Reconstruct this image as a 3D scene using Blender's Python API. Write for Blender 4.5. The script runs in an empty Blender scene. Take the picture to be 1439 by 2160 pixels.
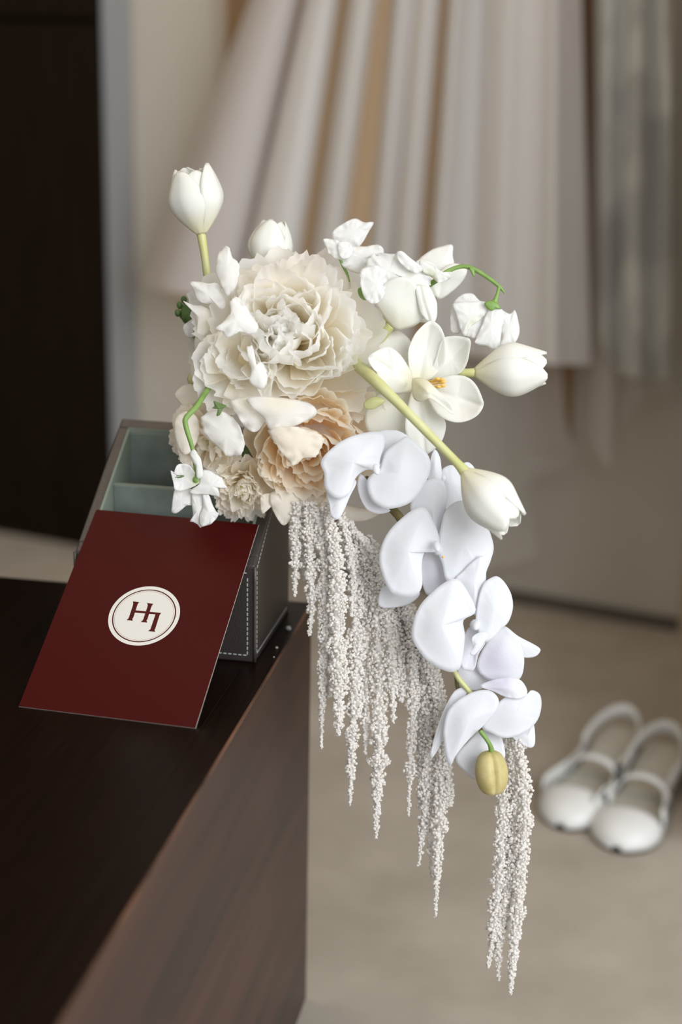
import bpy, math, random
from mathutils import Vector, Matrix, noise

random.seed(7)
scene = bpy.context.scene
COL = scene.collection
V = Vector

# ------------------------------------------------------------------ camera
F, TILT, ROLL, CAMH = 3318.6, 0.2989, -0.0197, 0.80
fwd = V((0, math.cos(TILT), -math.sin(TILT)))
r0 = V((1, 0, 0))
u0 = r0.cross(fwd)
RT = r0 * math.cos(ROLL) - u0 * math.sin(ROLL)
UP = RT.cross(fwd)
CAM = V((0, 0, CAMH))
cd = bpy.data.cameras.new('camera')
cam = bpy.data.objects.new('camera', cd)
COL.objects.link(cam)
cam.matrix_world = Matrix(((RT.x, UP.x, -fwd.x, 0), (RT.y, UP.y, -fwd.y, 0), (RT.z, UP.z, -fwd.z, CAMH), (0, 0, 0, 1)))
cd.sensor_fit = 'VERTICAL'
cd.sensor_height = 36.0
cd.lens = F / 2160 * 36
cd.clip_start = 0.02
cd.dof.use_dof = True
cd.dof.focus_distance = 1.085
cd.dof.aperture_fstop = 2.8
scene.camera = cam

# ------------------------------------------------------------------ world, lights, exposure
world = bpy.data.worlds.new('room_light')
scene.world = world
world.use_nodes = True
bg = world.node_tree.nodes['Background']
bg.inputs['Color'].default_value = (0.92, 0.96, 1.0, 1)
bg.inputs['Strength'].default_value = 0.72


def area(name, loc, target, sx, sy, watts, col):
    l = bpy.data.lights.new(name, 'AREA')
    l.shape = 'RECTANGLE'
    l.size, l.size_y, l.energy, l.color = sx, sy, watts, col
    o = bpy.data.objects.new(name, l)
    COL.objects.link(o)
    o.location = loc
    o.rotation_euler = (V(target) - V(loc)).to_track_quat('-Z', 'Y').to_euler()
    return o


area('window_daylight', (1.25, -0.55, 1.45), (0.0, 1.4, 0.5), 1.8, 1.6, 52, (0.97, 0.985, 1.0))
area('ceiling_light', (-0.5, 1.5, 2.4), (-0.3, 1.6, 0), 0.6, 0.6, 8, (1.0, 0.80, 0.58))
vs = scene.view_settings
vs.view_transform = 'Standard'
vs.look = 'None'
vs.gamma = 1.0
vs.exposure = 0.13
vs.use_curve_mapping = False
scene.cycles.max_bounces = 16
scene.cycles.diffuse_bounces = 12
scene.cycles.transmission_bounces = 12


# ------------------------------------------------------------------ geometry helpers
def ray(px, py):
    return fwd + RT * ((px - 719.5) / F) - UP * ((py - 1080) / F)


def at(px, py, depth):
    return CAM + ray(px, py) * depth


def onz(px, py, z):
    d = ray(px, py)
    return CAM + d * ((z - CAMH) / d.z)


def onplane(px, py, p0, n):
    d = ray(px, py)
    return CAM + d * ((p0 - CAM).dot(n) / d.dot(n))


D0 = 1.10


def P(px, py, d=0.0):
    """a point of the bouquet, d in millimetres in front of the bouquet's middle plane"""
    return at(px, py, D0 - d / 1000.0)


def link(o, parent=None):
    COL.objects.link(o)
    if parent is not None:
        o.parent = parent
    return o


def empty(name, loc=(0, 0, 0)):
    o = bpy.data.objects.new(name, None)
    o.empty_display_size = 0.05
    COL.objects.link(o)
    o.location = loc
    return o


def tag(o, label=None, cat=None, group=None, kind=None):
    for k, v in (('label', label), ('category', cat), ('group', group), ('kind', kind)):
        if v:
            o[k] = v
    return o


def mesh(name, verts, faces, mat, parent=None, smooth=True, tint=None, solid=0.0):
    me = bpy.data.meshes.new(name)
    org = parent_world(parent)
    me.from_pydata([tuple(V(v) - org) for v in verts], [], faces)
    if smooth:
        me.polygons.foreach_set('use_smooth', [True] * len(me.polygons))
    if tint is not None:
        a = me.attributes.new('tint', 'FLOAT', 'POINT')
        a.data.foreach_set('value', tint)
    me.materials.append(mat)
    me.update()
    o = link(bpy.data.objects.new(name, me), parent)
    if solid:
        m = o.modifiers.new('thickness', 'SOLIDIFY')
        m.thickness = solid
        m.offset = 0
    return o


def parent_world(p):
    w = V((0, 0, 0))
    while p is not None:
        w += p.location
        p = p.parent
    return w


def box_from(name, o, ax, ay, az, mat, parent=None, bevel=0.0):
    """box with corner o and edge vectors ax, ay, az"""
    vs_ = [o + ax * i + ay * j + az * k for k in (0, 1) for j in (0, 1) for i in (0, 1)]
    fs = [(0, 2, 3, 1), (4, 5, 7, 6), (0, 1, 5, 4), (2, 6, 7, 3), (0, 4, 6, 2), (1, 3, 7, 5)]
    ob = mesh(name, vs_, fs, mat, parent, smooth=False)
    if bevel:
        m = ob.modifiers.new('bevel', 'BEVEL')
        m.width = bevel
        m.segments = 3
    return ob


def hexa(name, pts, mat, parent=None, bevel=0.0):
    """8 points: bottom quad (ccw) then top quad"""
    fs = [(3, 2, 1, 0), (4, 5, 6, 7), (0, 1, 5, 4), (1, 2, 6, 5), (2, 3, 7, 6), (3, 0, 4, 7)]
    ob = mesh(name, pts, fs, mat, parent, smooth=False)
    if bevel:
        m = ob.modifiers.new('bevel', 'BEVEL')
        m.width = bevel
        m.segments = 3
    return ob


def crom(pts, n, closed):
    """Catmull-Rom resample of tuples to n points"""
    m = len(pts)
    out = []
    segs = m if closed else m - 1
    for i in range(n):
        t = i * segs / (n if closed else n - 1)
        k = min(int(t), segs - 1)
        f = t - k
        if closed:
            p0, p1, p2, p3 = pts[(k - 1) % m], pts[k % m], pts[(k + 1) % m], pts[(k + 2) % m]
        else:
            p0, p1, p2, p3 = pts[max(k - 1, 0)], pts[k], pts[k + 1], pts[min(k + 2, m - 1)]
        out.append(tuple(0.5 * (2 * b + (c - a) * f + (2 * a - 5 * b + 4 * c - d) * f * f + (3 * b - a - 3 * c + d) * f ** 3)
                         for a, b, c, d in zip(p0, p1, p2, p3)))
    return out


def tube(name, pts, radii, mat, parent=None, seg=10, n=None, bump=0.0, cap=True):
    """tube through world points"""
    n = n or max(2, len(pts) * 6)
    raw = [tuple(p) + ((radii[i] if isinstance(radii, (list, tuple)) else radii),) for i, p in enumerate(pts)]
    q = crom(raw, n, False)
    vs_, fs = [], []
    ref = V((0.31, 0.2, 0.93))
    for i in range(n):
        c = V(q[i][:3])
        t = (V(q[min(i + 1, n - 1)][:3]) - V(q[max(i - 1, 0)][:3])).normalized()
        a = t.cross(ref).normalized()
        b = t.cross(a)
        for k in range(seg):
            th = 2 * math.pi * k / seg
            rr = q[i][3] * (1 + (bump * (random.random() - 0.5) if bump else 0))
            vs_.append(c + (a * math.cos(th) + b * math.sin(th)) * rr)
    for i in range(n - 1):
        for k in range(seg):
            fs.append((i * seg + k, i * seg + (k + 1) % seg, (i + 1) * seg + (k + 1) % seg, (i + 1) * seg + k))
    if cap:
        fs.append(tuple(range(seg))[::-1])
        fs.append(tuple((n - 1) * seg + k for k in range(seg)))
    return mesh(name, vs_, fs, mat, parent)


# ------------------------------------------------------------------ materials
def new_mat(name):
    m = bpy.data.materials.new(name)
    m.use_nodes = True
    nt = m.node_tree
    nt.nodes.clear()
    out = nt.nodes.new('ShaderNodeOutputMaterial')
    return m, nt, out


def N(nt, t, **kw):
    n = nt.nodes.new(t)
    for k, v in kw.items():
        if hasattr(n, k):
            setattr(n, k, v)
        else:
            n.inputs[k].default_value = v
    return n


def c4(c):
    return (c[0], c[1], c[2], 1)


def plain(name, col, rough=0.6, spec=0.5, noise_scale=None, col2=None, bump=0.0, stretch=None, bscale=None, metallic=0.0, detail=4, sheen=0.0):
    m, nt, out = new_mat(name)
    b = N(nt, 'ShaderNodeBsdfPrincipled')
    b.inputs['Roughness'].default_value = rough
    b.inputs['Specular IOR Level'].default_value = spec
    b.inputs['Metallic'].default_value = metallic
    if sheen:
        b.inputs['Sheen Weight'].default_value = sheen
    b.inputs['Base Color'].default_value = c4(col)
    nt.links.new(b.outputs[0], out.inputs[0])
    if noise_scale or bump:
        tc = N(nt, 'ShaderNodeTexCoord')
        mp = N(nt, 'ShaderNodeMapping')
        nt.links.new(tc.outputs['Object'], mp.inputs[0])
        if stretch:                                   # turn the grain first, then stretch it
            mp.inputs['Rotation'].default_value = stretch[0]
            m1, mp = mp, N(nt, 'ShaderNodeMapping')
            mp.inputs['Scale'].default_value = stretch[1]
            nt.links.new(m1.outputs[0], mp.inputs[0])
        if noise_scale:
            nz = N(nt, 'ShaderNodeTexNoise')
            nz.inputs['Scale'].default_value = noise_scale
            nz.inputs['Detail'].default_value = detail
            nt.links.new(mp.outputs[0], nz.inputs['Vector'])
            cr = N(nt, 'ShaderNodeValToRGB')
            cr.color_ramp.elements[0].position = 0.32
            cr.color_ramp.elements[1].position = 0.68
            cr.color_ramp.elements[0].color = c4(col)
            cr.color_ramp.elements[1].color = c4(col2 or col)
            nt.links.new(nz.outputs['Fac'], cr.inputs[0])
            nt.links.new(cr.outputs[0], b.inputs['Base Color'])
        if bump:
            nb = N(nt, 'ShaderNodeTexNoise')
            nb.inputs['Scale'].default_value = bscale or 300
            nb.inputs['Detail'].default_value = 3
            nt.links.new(mp.outputs[0], nb.inputs['Vector'])
            bp = N(nt, 'ShaderNodeBump')
            bp.inputs['Strength'].default_value = bump
            bp.inputs['Distance'].default_value = 0.001
            nt.links.new(nb.outputs['Fac'], bp.inputs['Height'])
            nt.links.new(bp.outputs[0], b.inputs['Normal'])
    return m


def petal_mat(name, tip, base, trans=0.35, rough=0.55, vein=0.06):
    """petal flesh: tint attribute 0 = tip colour, 1 = base colour; thin and translucent"""
    m, nt, out = new_mat(name)
    at_ = N(nt, 'ShaderNodeAttribute', attribute_name='tint')
    mx = N(nt, 'ShaderNodeMix', data_type='RGBA')
    mx.inputs[6].default_value = c4(tip)
    mx.inputs[7].default_value = c4(base)
    nt.links.new(at_.outputs['Fac'], mx.inputs[0])
    tc = N(nt, 'ShaderNodeTexCoord')
    nz = N(nt, 'ShaderNodeTexNoise')
    nz.inputs['Scale'].default_value = 180
    nz.inputs['Detail'].default_value = 4
    nt.links.new(tc.outputs['Object'], nz.inputs['Vector'])
    bp = N(nt, 'ShaderNodeBump')
    bp.inputs['Strength'].default_value = vein
    bp.inputs['Distance'].default_value = 0.002
    nt.links.new(nz.outputs['Fac'], bp.inputs['Height'])
    b = N(nt, 'ShaderNodeBsdfPrincipled')
    b.inputs['Roughness'].default_value = rough
    b.inputs['Specular IOR Level'].default_value = 0.3 if vein else 0.0
    nt.links.new(mx.outputs[2], b.inputs['Base Color'])
    nt.links.new(bp.outputs[0], b.inputs['Normal'])
    t = N(nt, 'ShaderNodeBsdfTranslucent')
    nt.links.new(mx.outputs[2], t.inputs['Color'])
    ms = N(nt, 'ShaderNodeMixShader')
    ms.inputs[0].default_value = trans
    nt.links.new(b.outputs[0], ms.inputs[1])
    nt.links.new(t.outputs[0], ms.inputs[2])
    nt.links.new(ms.outputs[0], out.inputs[0])
    return m


def cloth_mat(name, col, trans=0.3, alpha=1.0, nscale=None):
    m, nt, out = new_mat(name)
    b = N(nt, 'ShaderNodeBsdfDiffuse')
    b.inputs['Color'].default_value = c4(col)
    t = N(nt, 'ShaderNodeBsdfTranslucent')
    t.inputs['Color'].default_value = c4(col)
    ms = N(nt, 'ShaderNodeMixShader')
    ms.inputs[0].default_value = trans
    nt.links.new(b.outputs[0], ms.inputs[1])
    nt.links.new(t.outputs[0], ms.inputs[2])
    last = ms
    if nscale:
        tc = N(nt, 'ShaderNodeTexCoord')
        nz = N(nt, 'ShaderNodeTexNoise')
        nz.inputs['Scale'].default_value = nscale
        nt.links.new(tc.outputs['Object'], nz.inputs['Vector'])
        cr = N(nt, 'ShaderNodeValToRGB')
        cr.color_ramp.elements[0].position = 0.42
        cr.color_ramp.elements[1].position = 0.56
        cr.color_ramp.elements[0].color = (col[0] * .72, col[1] * .72, col[2] * .72, 1)
        cr.color_ramp.elements[1].color = c4(col)
        nt.links.new(nz.outputs['Fac'], cr.inputs[0])
        nt.links.new(cr.outputs[0], b.inputs['Color'])
    if alpha < 1:
        tr = N(nt, 'ShaderNodeBsdfTransparent')
        m2 = N(nt, 'ShaderNodeMixShader')
        m2.inputs[0].default_value = alpha
        nt.links.new(tr.outputs[0], m2.inputs[1])
        nt.links.new(ms.outputs[0], m2.inputs[2])
        last = m2
    nt.links.new(last.outputs[0], out.inputs[0])
    return m


def wood_mat(name, c1, c2, rough, axis_rot, scale=(3, 60, 60), spec=0.5):
    return plain(name, c1, rough, spec, noise_scale=6, col2=c2, stretch=((0, 0, axis_rot), scale), detail=6)


M = {}
M['wall'] = plain('wall_paint', (0.56, 0.52, 0.455), 0.9, 0.2, noise_scale=3, col2=(0.585, 0.545, 0.48), bump=0.1, bscale=60)
M['carpet'] = plain('carpet_pile', (0.355, 0.32, 0.27), 1.0, 0.1, noise_scale=9, col2=(0.44, 0.40, 0.345), bump=0.8, bscale=400)
M['base'] = plain('baseboard_paint', (0.10, 0.085, 0.07), 0.6)
M['pale_trim'] = plain('pale_timber', (0.50, 0.42, 0.34), 0.6)
M['brown_strip'] = plain('timber_and_shade_brown', (0.27, 0.165, 0.075), 0.6, noise_scale=4, col2=(0.31, 0.19, 0.09))  # wood tone on the left strip, painted dress shadow on the right one
M['ceiling'] = plain('ceiling_paint', (0.62, 0.62, 0.61), 0.9, 0.1)
M['pilaster'] = plain('pilaster_paint', (0.48, 0.40, 0.31), 0.8, 0.2)
M['ward'] = plain('wardrobe_veneer', (0.010, 0.0060, 0.0030), 0.7, 0.05, noise_scale=5, col2=(0.015, 0.0095, 0.0055), stretch=((0, 0, 0), (30, 30, 1.5)))
M['wardedge'] = plain('wardrobe_side', (0.36, 0.375, 0.39), 0.5)
M['top'] = wood_mat('table_top_veneer', (0.0045, 0.0016, 0.0008), (0.009, 0.0036, 0.0018), 0.34, 0.18, (60, 2.5, 60), 0.14)
M['side'] = wood_mat('table_side_veneer', (0.014, 0.008, 0.0064), (0.060, 0.023, 0.015), 0.36, 0.18, (8, 0.35, 5), 0.4)
M['edge'] = plain('table_edge_wear', (0.018, 0.008, 0.005), 0.45, 0.4, noise_scale=14, col2=(0.19, 0.085, 0.048))
M['leather'] = plain('brown_leather', (0.036, 0.029, 0.027), 0.38, 0.6, bump=0.35, bscale=900)
M['leather_rim'] = plain('leather_rim', (0.055, 0.043, 0.037), 0.38, 0.6, bump=0.3, bscale=900)
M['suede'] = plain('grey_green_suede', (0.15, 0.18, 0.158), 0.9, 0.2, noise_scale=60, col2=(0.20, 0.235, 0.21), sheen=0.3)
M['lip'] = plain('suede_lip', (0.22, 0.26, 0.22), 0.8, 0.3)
M['thread'] = plain('grey_thread', (0.42, 0.44, 0.44), 0.7)
M['card'] = plain('dark_red_card', (0.046, 0.0020, 0.0018), 0.45, 0.10, bump=0.05, bscale=1500)
M['cardedge'] = plain('card_core', (0.70, 0.66, 0.60), 0.8)
M['ink'] = plain('dark_red_ink', (0.065, 0.004, 0.0035), 0.5, 0.15)
M['cream'] = plain('cream_print', (0.66, 0.645, 0.60), 0.6, 0.3)
M['rose'] = plain('thin_rose_line', (0.45, 0.30, 0.28), 0.6)
M['peony'] = petal_mat('peony_petal', (0.985, 0.982, 0.968), (0.99, 0.89, 0.65), 0.60)
M['peony2'] = petal_mat('cream_peony_petal', (0.98, 0.95, 0.89), (0.98, 0.76, 0.42), 0.56)
M['carn'] = petal_mat('cream_carnation_petal', (0.965, 0.935, 0.87), (0.94, 0.83, 0.57), 0.54)
M['whitefl'] = petal_mat('white_small_petal', (0.87, 0.87, 0.85), (0.72, 0.76, 0.50), 0.34)
M['tulip'] = petal_mat('tulip_petal', (0.91, 0.91, 0.87), (0.84, 0.81, 0.54), 0.36, 0.42, 0.05)
M['orchid'] = petal_mat('orchid_petal', (0.86, 0.875, 0.91), (0.64, 0.57, 0.74), 0.34, 0.42, 0.12)
M['sweet'] = petal_mat('sweet_pea_petal', (0.92, 0.92, 0.91), (0.66, 0.74, 0.36), 0.45, 0.5, 0.1)
M['green'] = plain('fresh_green_stem', (0.15, 0.26, 0.055), 0.5, noise_scale=80, col2=(0.22, 0.36, 0.09))
M['darkgreen'] = plain('dark_green_bud', (0.035, 0.085, 0.025), 0.5, noise_scale=90, col2=(0.11, 0.18, 0.04))
M['tstem'] = plain('tulip_stem', (0.50, 0.50, 0.20), 0.45, noise_scale=60, col2=(0.58, 0.58, 0.30))
M['ostem'] = plain('orchid_stem', (0.09, 0.07, 0.025), 0.45, noise_scale=70, col2=(0.17, 0.14, 0.04))
M['bud'] = plain('olive_yellow_bud', (0.42, 0.35, 0.13), 0.5, noise_scale=90, col2=(0.60, 0.51, 0.24))
M['stamen'] = plain('yellow_stamen', (0.85, 0.55, 0.14), 0.6)
M['amar'] = petal_mat('pale_amaranth', (0.975, 0.968, 0.955), (0.94, 0.89, 0.83), 0.55, 0.7, 0.0)
M['shoe'] = plain('white_shoe_leather', (0.72, 0.73, 0.72), 0.4)
M['insole'] = plain('shoe_insole', (0.46, 0.44, 0.38), 0.7)
M['sole'] = plain('shoe_sole', (0.10, 0.075, 0.055), 0.6)
M['black'] = plain('black_buckle', (0.015, 0.017, 0.016), 0.4)
M['white_sat'] = cloth_mat('white_dress_cloth', (0.85, 0.845, 0.84), 0.25)
M['blush'] = cloth_mat('blush_dress_cloth', (0.74, 0.70, 0.685), 0.25)
M['lining'] = cloth_mat('tan_fold_shade', (0.78, 0.58, 0.38), 0.2)  # tan puts the warm shade between the dress folds into a cloth colour
M['tulle'] = cloth_mat('grey_tulle', (0.74, 0.72, 0.69), 0.35, 0.62)
M['lace'] = cloth_mat('lace_cloth', (0.74, 0.75, 0.73), 0.3, 1.0, 9)

# ------------------------------------------------------------------ the room
TH = 0.3629                                   # table top height
wa, wb = onz(1080, 1265, 0), onz(1430, 1326, 0)
wdir = (wb - wa).normalized()                 # along the back wall, to the right
wn = V((wdir.y, -wdir.x, 0))                  # towards the camera
if wn.y > 0:
    wn = -wn


def onwall(px, py, off):
    return onplane(px, py, wa + wn * off, wn)


Z = V((0, 0, 1))
fl = mesh('floor', [V((-3, -2.5, 0)), V((3, -2.5, 0)), V((3, 4.5, 0)), V((-3, 4.5, 0))], [(0, 1, 2, 3)], M['carpet'])
tag(fl, 'beige carpet', None, kind='structure')
wl = wa - wdir * 2.2
wall = box_from('wall_back', wl - wn * 0.1, wdir * (2.2 + (wb - wa).length), wn * 0.1, Z * 2.6, M['wall'])
tag(wall, kind='structure')
bb = box_from('baseboard_back', wl, wdir * (2.2 + (wb - wa).length), wn * 0.012, Z * 0.016, M['base'])
tag(bb, kind='structure')
sdir = V((-0.13, -0.99, 0)).normalized()
pil = box_from('wall_right', wb, V((0.35, -0.05, 0)), sdir * 0.66, Z * 2.6, M['pilaster'])
tag(pil, kind='structure')

cl = box_from('ceiling', V((-3, -1.0, 2.5)), V((6, 0, 0)), V((0, 5.5, 0)), Z * 0.1, M['ceiling'])
tag(cl, kind='structure')
wlft = box_from('wall_left', V((-1.75, -1.0, 0)), V((0.1, 0, 0)), V((0, 4.3, 0)), Z * 2.5, M['wall'])
tag(wlft, kind='structure')

# strips on the wall behind the dresses; the last brown one paints the dresses' shadow
for i_, (xa, xb_, yb, mt, of) in enumerate(((462, 485, 700, 'pale_trim', .012), (485, 560, 700, 'brown_strip', .008), (1176, 1264, 968, 'brown_strip', .008))):
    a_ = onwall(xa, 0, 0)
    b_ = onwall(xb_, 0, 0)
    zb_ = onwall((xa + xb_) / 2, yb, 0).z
    o_ = box_from('wall_strip_%d' % (i_ + 1), V((a_.x, a_.y, zb_)), V((b_.x - a_.x, b_.y - a_.y, 0)), wn * of, Z * (2.5 - zb_), M[mt])
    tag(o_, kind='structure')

# wardrobe on the left
w_a, w_b = onz(0, 1125, 0), onz(160, 1152, 0)
wn2 = wn
q = onplane(193, 10, w_b, wn2)                 # right front edge of the wardrobe
ex = V((q.x, q.y, 0))
ward = empty('wardrobe', ex)
tag(ward, 'tall dark brown wardrobe against the pale wall behind the table', 'wardrobe')
zs = onplane(100, 42, w_b, wn2).z
gap = 0.004
wdep = (ex - wa).dot(wn2) - 0.004
box_from('body', ex - wn2 * wdep - wdir * 1.2, wdir * 1.2, wn2 * (wdep - 0.022), Z * 2.4, M['ward'], ward)
box_from('side_panel', ex - wn2 * wdep, wdir * 0.004, wn2 * (wdep - 0.024), Z * 2.4, M['wardedge'], ward)
box_from('door', ex - wn2 * 0.02 - wdir * 1.2, wdir * 1.2, wn2 * 0.02, Z * (zs - gap), M['ward'], ward, 0.002)
box_from('upper_door', ex - wn2 * 0.02 - wdir * 1.2 + Z * (zs + gap), wdir * 1.2, wn2 * 0.02, Z * (2.4 - zs - gap), M['ward'], ward, 0.002)

# ------------------------------------------------------------------ low table
tr = 0.1817
K = V((-0.0219, 1.1724, 0))
td = V((math.sin(tr), math.cos(tr), 0))
tl = V((-math.cos(tr), math.sin(tr), 0))
table = empty('low_table', K)
tag(table, 'low dark brown wooden table with a solid side panel and worn edge', 'table')
TW, TD = 0.62, 1.05
box_from('table_top', K - td * TD + tl * 0.022 + Z * (TH - 0.022), td * TD, tl * (TW - 0.044), Z * 0.022, M['top'], table, 0.0008)
box_from('side_panel', K - td * TD, td * TD, tl * 0.022, Z * (TH - 0.0016), M['side'], table, 0.0005)
box_from('edge_band', K - td * TD + Z * (TH - 0.0016), td * TD, tl * 0.022, Z * 0.0016, M['top'], table, 0.0005)
box_from('worn_edge', K - td * TD - tl * 0.0004 + Z * (TH - 0.0018), td * TD, tl * 0.0012, Z * 0.0021, M['edge'], table)
box_from('side_panel', K - td * TD + tl * (TW - 0.022), td * TD, tl * 0.022, Z * TH, M['side'], table, 0.0005)
box_from('back_panel', K - td * 0.03 + tl * 0.022, td * 0.018, tl * (TW - 0.044), Z * (TH - 0.022), M['side'], table)

# ------------------------------------------------------------------ leather caddy
br, bw, bd, zf, zb = 0.1881, 0.1334, 0.1091, 0.0734, 0.1462
FR = V((-0.0597, 1.0463, TH))
bdv = V((math.sin(br), math.cos(br), 0))
blv = V((-math.cos(br), math.sin(br), 0))
caddy = empty('leather_caddy', FR)
tag(caddy, 'brown leather desk caddy with grey-green lined compartments, standing on the dark table', 'caddy')


def bx(l, d, z):
    return FR + blv * l + bdv * d + Z * z


def top_z(d):
    return zf + (zb - zf) * d / bd


wt = 0.008


def slab(name, l0, l1, d0, d1, z0, z1a, z1b, mat, bevel=0.0, parent=caddy):
    """z1a: top height at d0, z1b: at d1"""
    return hexa(name, [bx(l0, d0, z0), bx(l1, d0, z0), bx(l1, d1, z0), bx(l0, d1, z0),
                       bx(l0, d0, z1a), bx(l1, d0, z1a), bx(l1, d1, z1b), bx(l0, d1, z1b)][::1], mat, parent, bevel)


slab('front_panel', 0, bw, 0, wt, 0, zf, top_z(wt), M['leather'], 0.0015)
slab('back_panel', 0, bw, bd - wt, bd, 0, top_z(bd - wt), zb, M['leather'], 0.0015)
slab('side_panel', 0, wt, wt, bd - wt, 0, top_z(wt), top_z(bd - wt), M['leather'], 0.001)
slab('side_panel', bw - wt, bw, wt, bd - wt, 0, top_z(wt), top_z(bd - wt), M['leather'], 0.001)
slab('bottom_panel', wt, bw - wt, wt, bd - wt, 0.001, 0.006, 0.006, M['leather'])
t = 0.0015
slab('lining', wt, wt + t, wt, bd - wt, 0.006, top_z(wt) - .001, top_z(bd - wt) - .001, M['suede'])
slab('lining', bw - wt - t, bw - wt, wt, bd - wt, 0.006, top_z(wt) - .001, top_z(bd - wt) - .001, M['suede'])
slab('lining', wt + t, bw - wt - t, wt, wt + t, 0.006, top_z(wt) - .001, top_z(wt) - .001, M['suede'])
slab('lining', wt + t, bw - wt - t, bd - wt - t, bd - wt, 0.006, top_z(bd - wt) - .002, top_z(bd - wt) - .002, M['suede'])
slab('lining', wt + t, bw - wt - t, wt + t, bd - wt - t, 0.006, 0.0075, 0.0075, M['suede'])
# bright lip where the lining meets the leather
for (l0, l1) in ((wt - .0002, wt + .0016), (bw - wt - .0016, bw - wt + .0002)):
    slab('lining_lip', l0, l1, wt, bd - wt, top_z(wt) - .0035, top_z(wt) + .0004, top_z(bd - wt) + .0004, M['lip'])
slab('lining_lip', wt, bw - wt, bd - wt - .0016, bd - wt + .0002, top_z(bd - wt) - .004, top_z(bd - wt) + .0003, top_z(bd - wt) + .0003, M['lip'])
dd = bd * 0.53
div = slab('divider', wt + t, bw - wt - t, dd, dd + 0.005, 0.0075, top_z(dd) - 0.004, top_z(dd) - 0.004, M['suede'], 0.0012)
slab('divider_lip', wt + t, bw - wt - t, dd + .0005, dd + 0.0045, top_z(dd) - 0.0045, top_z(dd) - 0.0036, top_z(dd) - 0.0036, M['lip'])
dd2 = bd * 0.27
slab('divider', wt + t, bw - wt - t, dd2, dd2 + 0.004, 0.0075, top_z(dd2) - 0.012, top_z(dd2) - 0.012, M['suede'], 0.001)
# piping along the outer edges
for (l, d) in ((0, 0), (bw, 0)):
    tube('corner_seam', [bx(l, d, 0.001), bx(l, d, zf * 0.5), bx(l, d, zf - 0.0005)], 0.0013, M['leather_rim'], caddy, 8, 6)


def stitch_line(a, b, out, parent, pitch=0.0037, ln=0.0024, r=0.00038):
    n = int((b - a).length / pitch)
    vs_, fs = [], []
    d = (b - a).normalized()
    s = d.cross(out).normalized()
    for i in range(n):
        c = a + d * (pitch * (i + 0.5))
        k = len(vs_)
        for x in (-.5, .5):
            for (y, z) in ((-1, -.6), (1, -.6), (1, .6), (-1, .6)):
                vs_.append(c + d * (x * ln) + s * (y * r) + out * (z * r))
        for f in ((0, 1, 2, 3), (7, 6, 5, 4), (0, 4, 5, 1), (1, 5, 6, 2), (2, 6, 7, 3), (3, 7, 4, 0)):
            fs.append(tuple(k + j for j in f))
    o = mesh('stitching', vs_, fs, M['thread'], parent, smooth=False)
    o['kind'] = 'stuff'
    return o


e = 0.0055
fo, so, lo_ = -bdv, -blv, blv
stitch_line(bx(e, 0, e), bx(e, 0, zf - e), fo, caddy)
stitch_line(bx(e, 0, e), bx(bw - e, 0, e), fo, caddy)
stitch_line(bx(bw - e, 0, e), bx(bw - e, 0, zf - e), fo, caddy)
stitch_line(bx(e, 0, zf - e), bx(bw - e, 0, zf - e), fo, caddy)
stitch_line(bx(0, e, e), bx(0, e, top_z(e) - e * 1.3), so, caddy)
stitch_line(bx(0, e, e), bx(0, bd - e, e), so, caddy)
stitch_line(bx(0, e, top_z(e) - e * 1.3), bx(0, bd - e, top_z(bd - e) - e * 1.3), so, caddy)
stitch_line(bx(bw, e, top_z(e) - e * 1.3), bx(bw, bd - e, top_z(bd - e) - e * 1.3), lo_, caddy)

# ------------------------------------------------------------------ red card
cr_, CW, CL, ca = -0.2328, 0.1240, 0.1718, 0.5886
C0 = V((-0.2124, 0.9629, TH + 0.0004))
cw = V((math.cos(cr_), math.sin(cr_), 0))
cn0 = V((-cw.y, cw.x, 0))
cu = cn0 * math.cos(ca) + Z * math.sin(ca)
cn = cw.cross(cu).normalized()               # faces the camera side / up
card = empty('invitation_card', C0)
tag(card, 'dark red card with a round cream monogram emblem, leaning on the leather caddy', 'card')
th = 0.0008
box_from('card_core', C0 - cn * th, cw * CW, cu * CL, cn * (th * 0.8), M['cardedge'], card)
box_from('card_face', C0 - cn * th * 0.2, cw * CW, cu * CL, cn * (th * 0.2), M['card'], card)


def oncard(px, py, lift):
    return onplane(px, py, C0 + cn * lift, cn)


EC = oncard(304.0, 1298.5, 0)
ER = 0.5 * ((oncard(228.3, 1312, 0) - oncard(379.7, 1284, 0)).length)


def disc(name, r0, r1, lift, mat, parent, seg=96):
    vs_, fs = [], []
    for i in range(seg):
        th_ = 2 * math.pi * i / seg
        dv = cw * math.cos(th_) + cu * math.sin(th_)
        vs_ += [EC + dv * r0 + cn * lift, EC + dv * r1 + cn * lift]
    if r0 == 0:
        vs_ = [EC + (cw * math.cos(2 * math.pi * i / seg) + cu * math.sin(2 * math.pi * i / seg)) * r1 + cn * lift for i in range(seg)]
        fs = [tuple(range(seg))]
    else:
        for i in range(seg):
            j = (i + 1) % seg
            fs.append((2 * i, 2 * i + 1, 2 * j + 1, 2 * j))
    return mesh(name, vs_, fs, mat, parent, smooth=False)


emb = disc('emblem', 0, ER, 0.00004, M['cream'], card)
emb['label'] = 'round cream emblem with a dark red monogram'
disc('ring', ER * 0.858, ER * 0.892, 0.00007, M['ink'], emb)
disc('ring', ER * 0.818, ER * 0.829, 0.00007, M['rose'], emb)


def zc(x, y):
    return (200 + x / 6.54, 1200 + y / 6.54)


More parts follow.
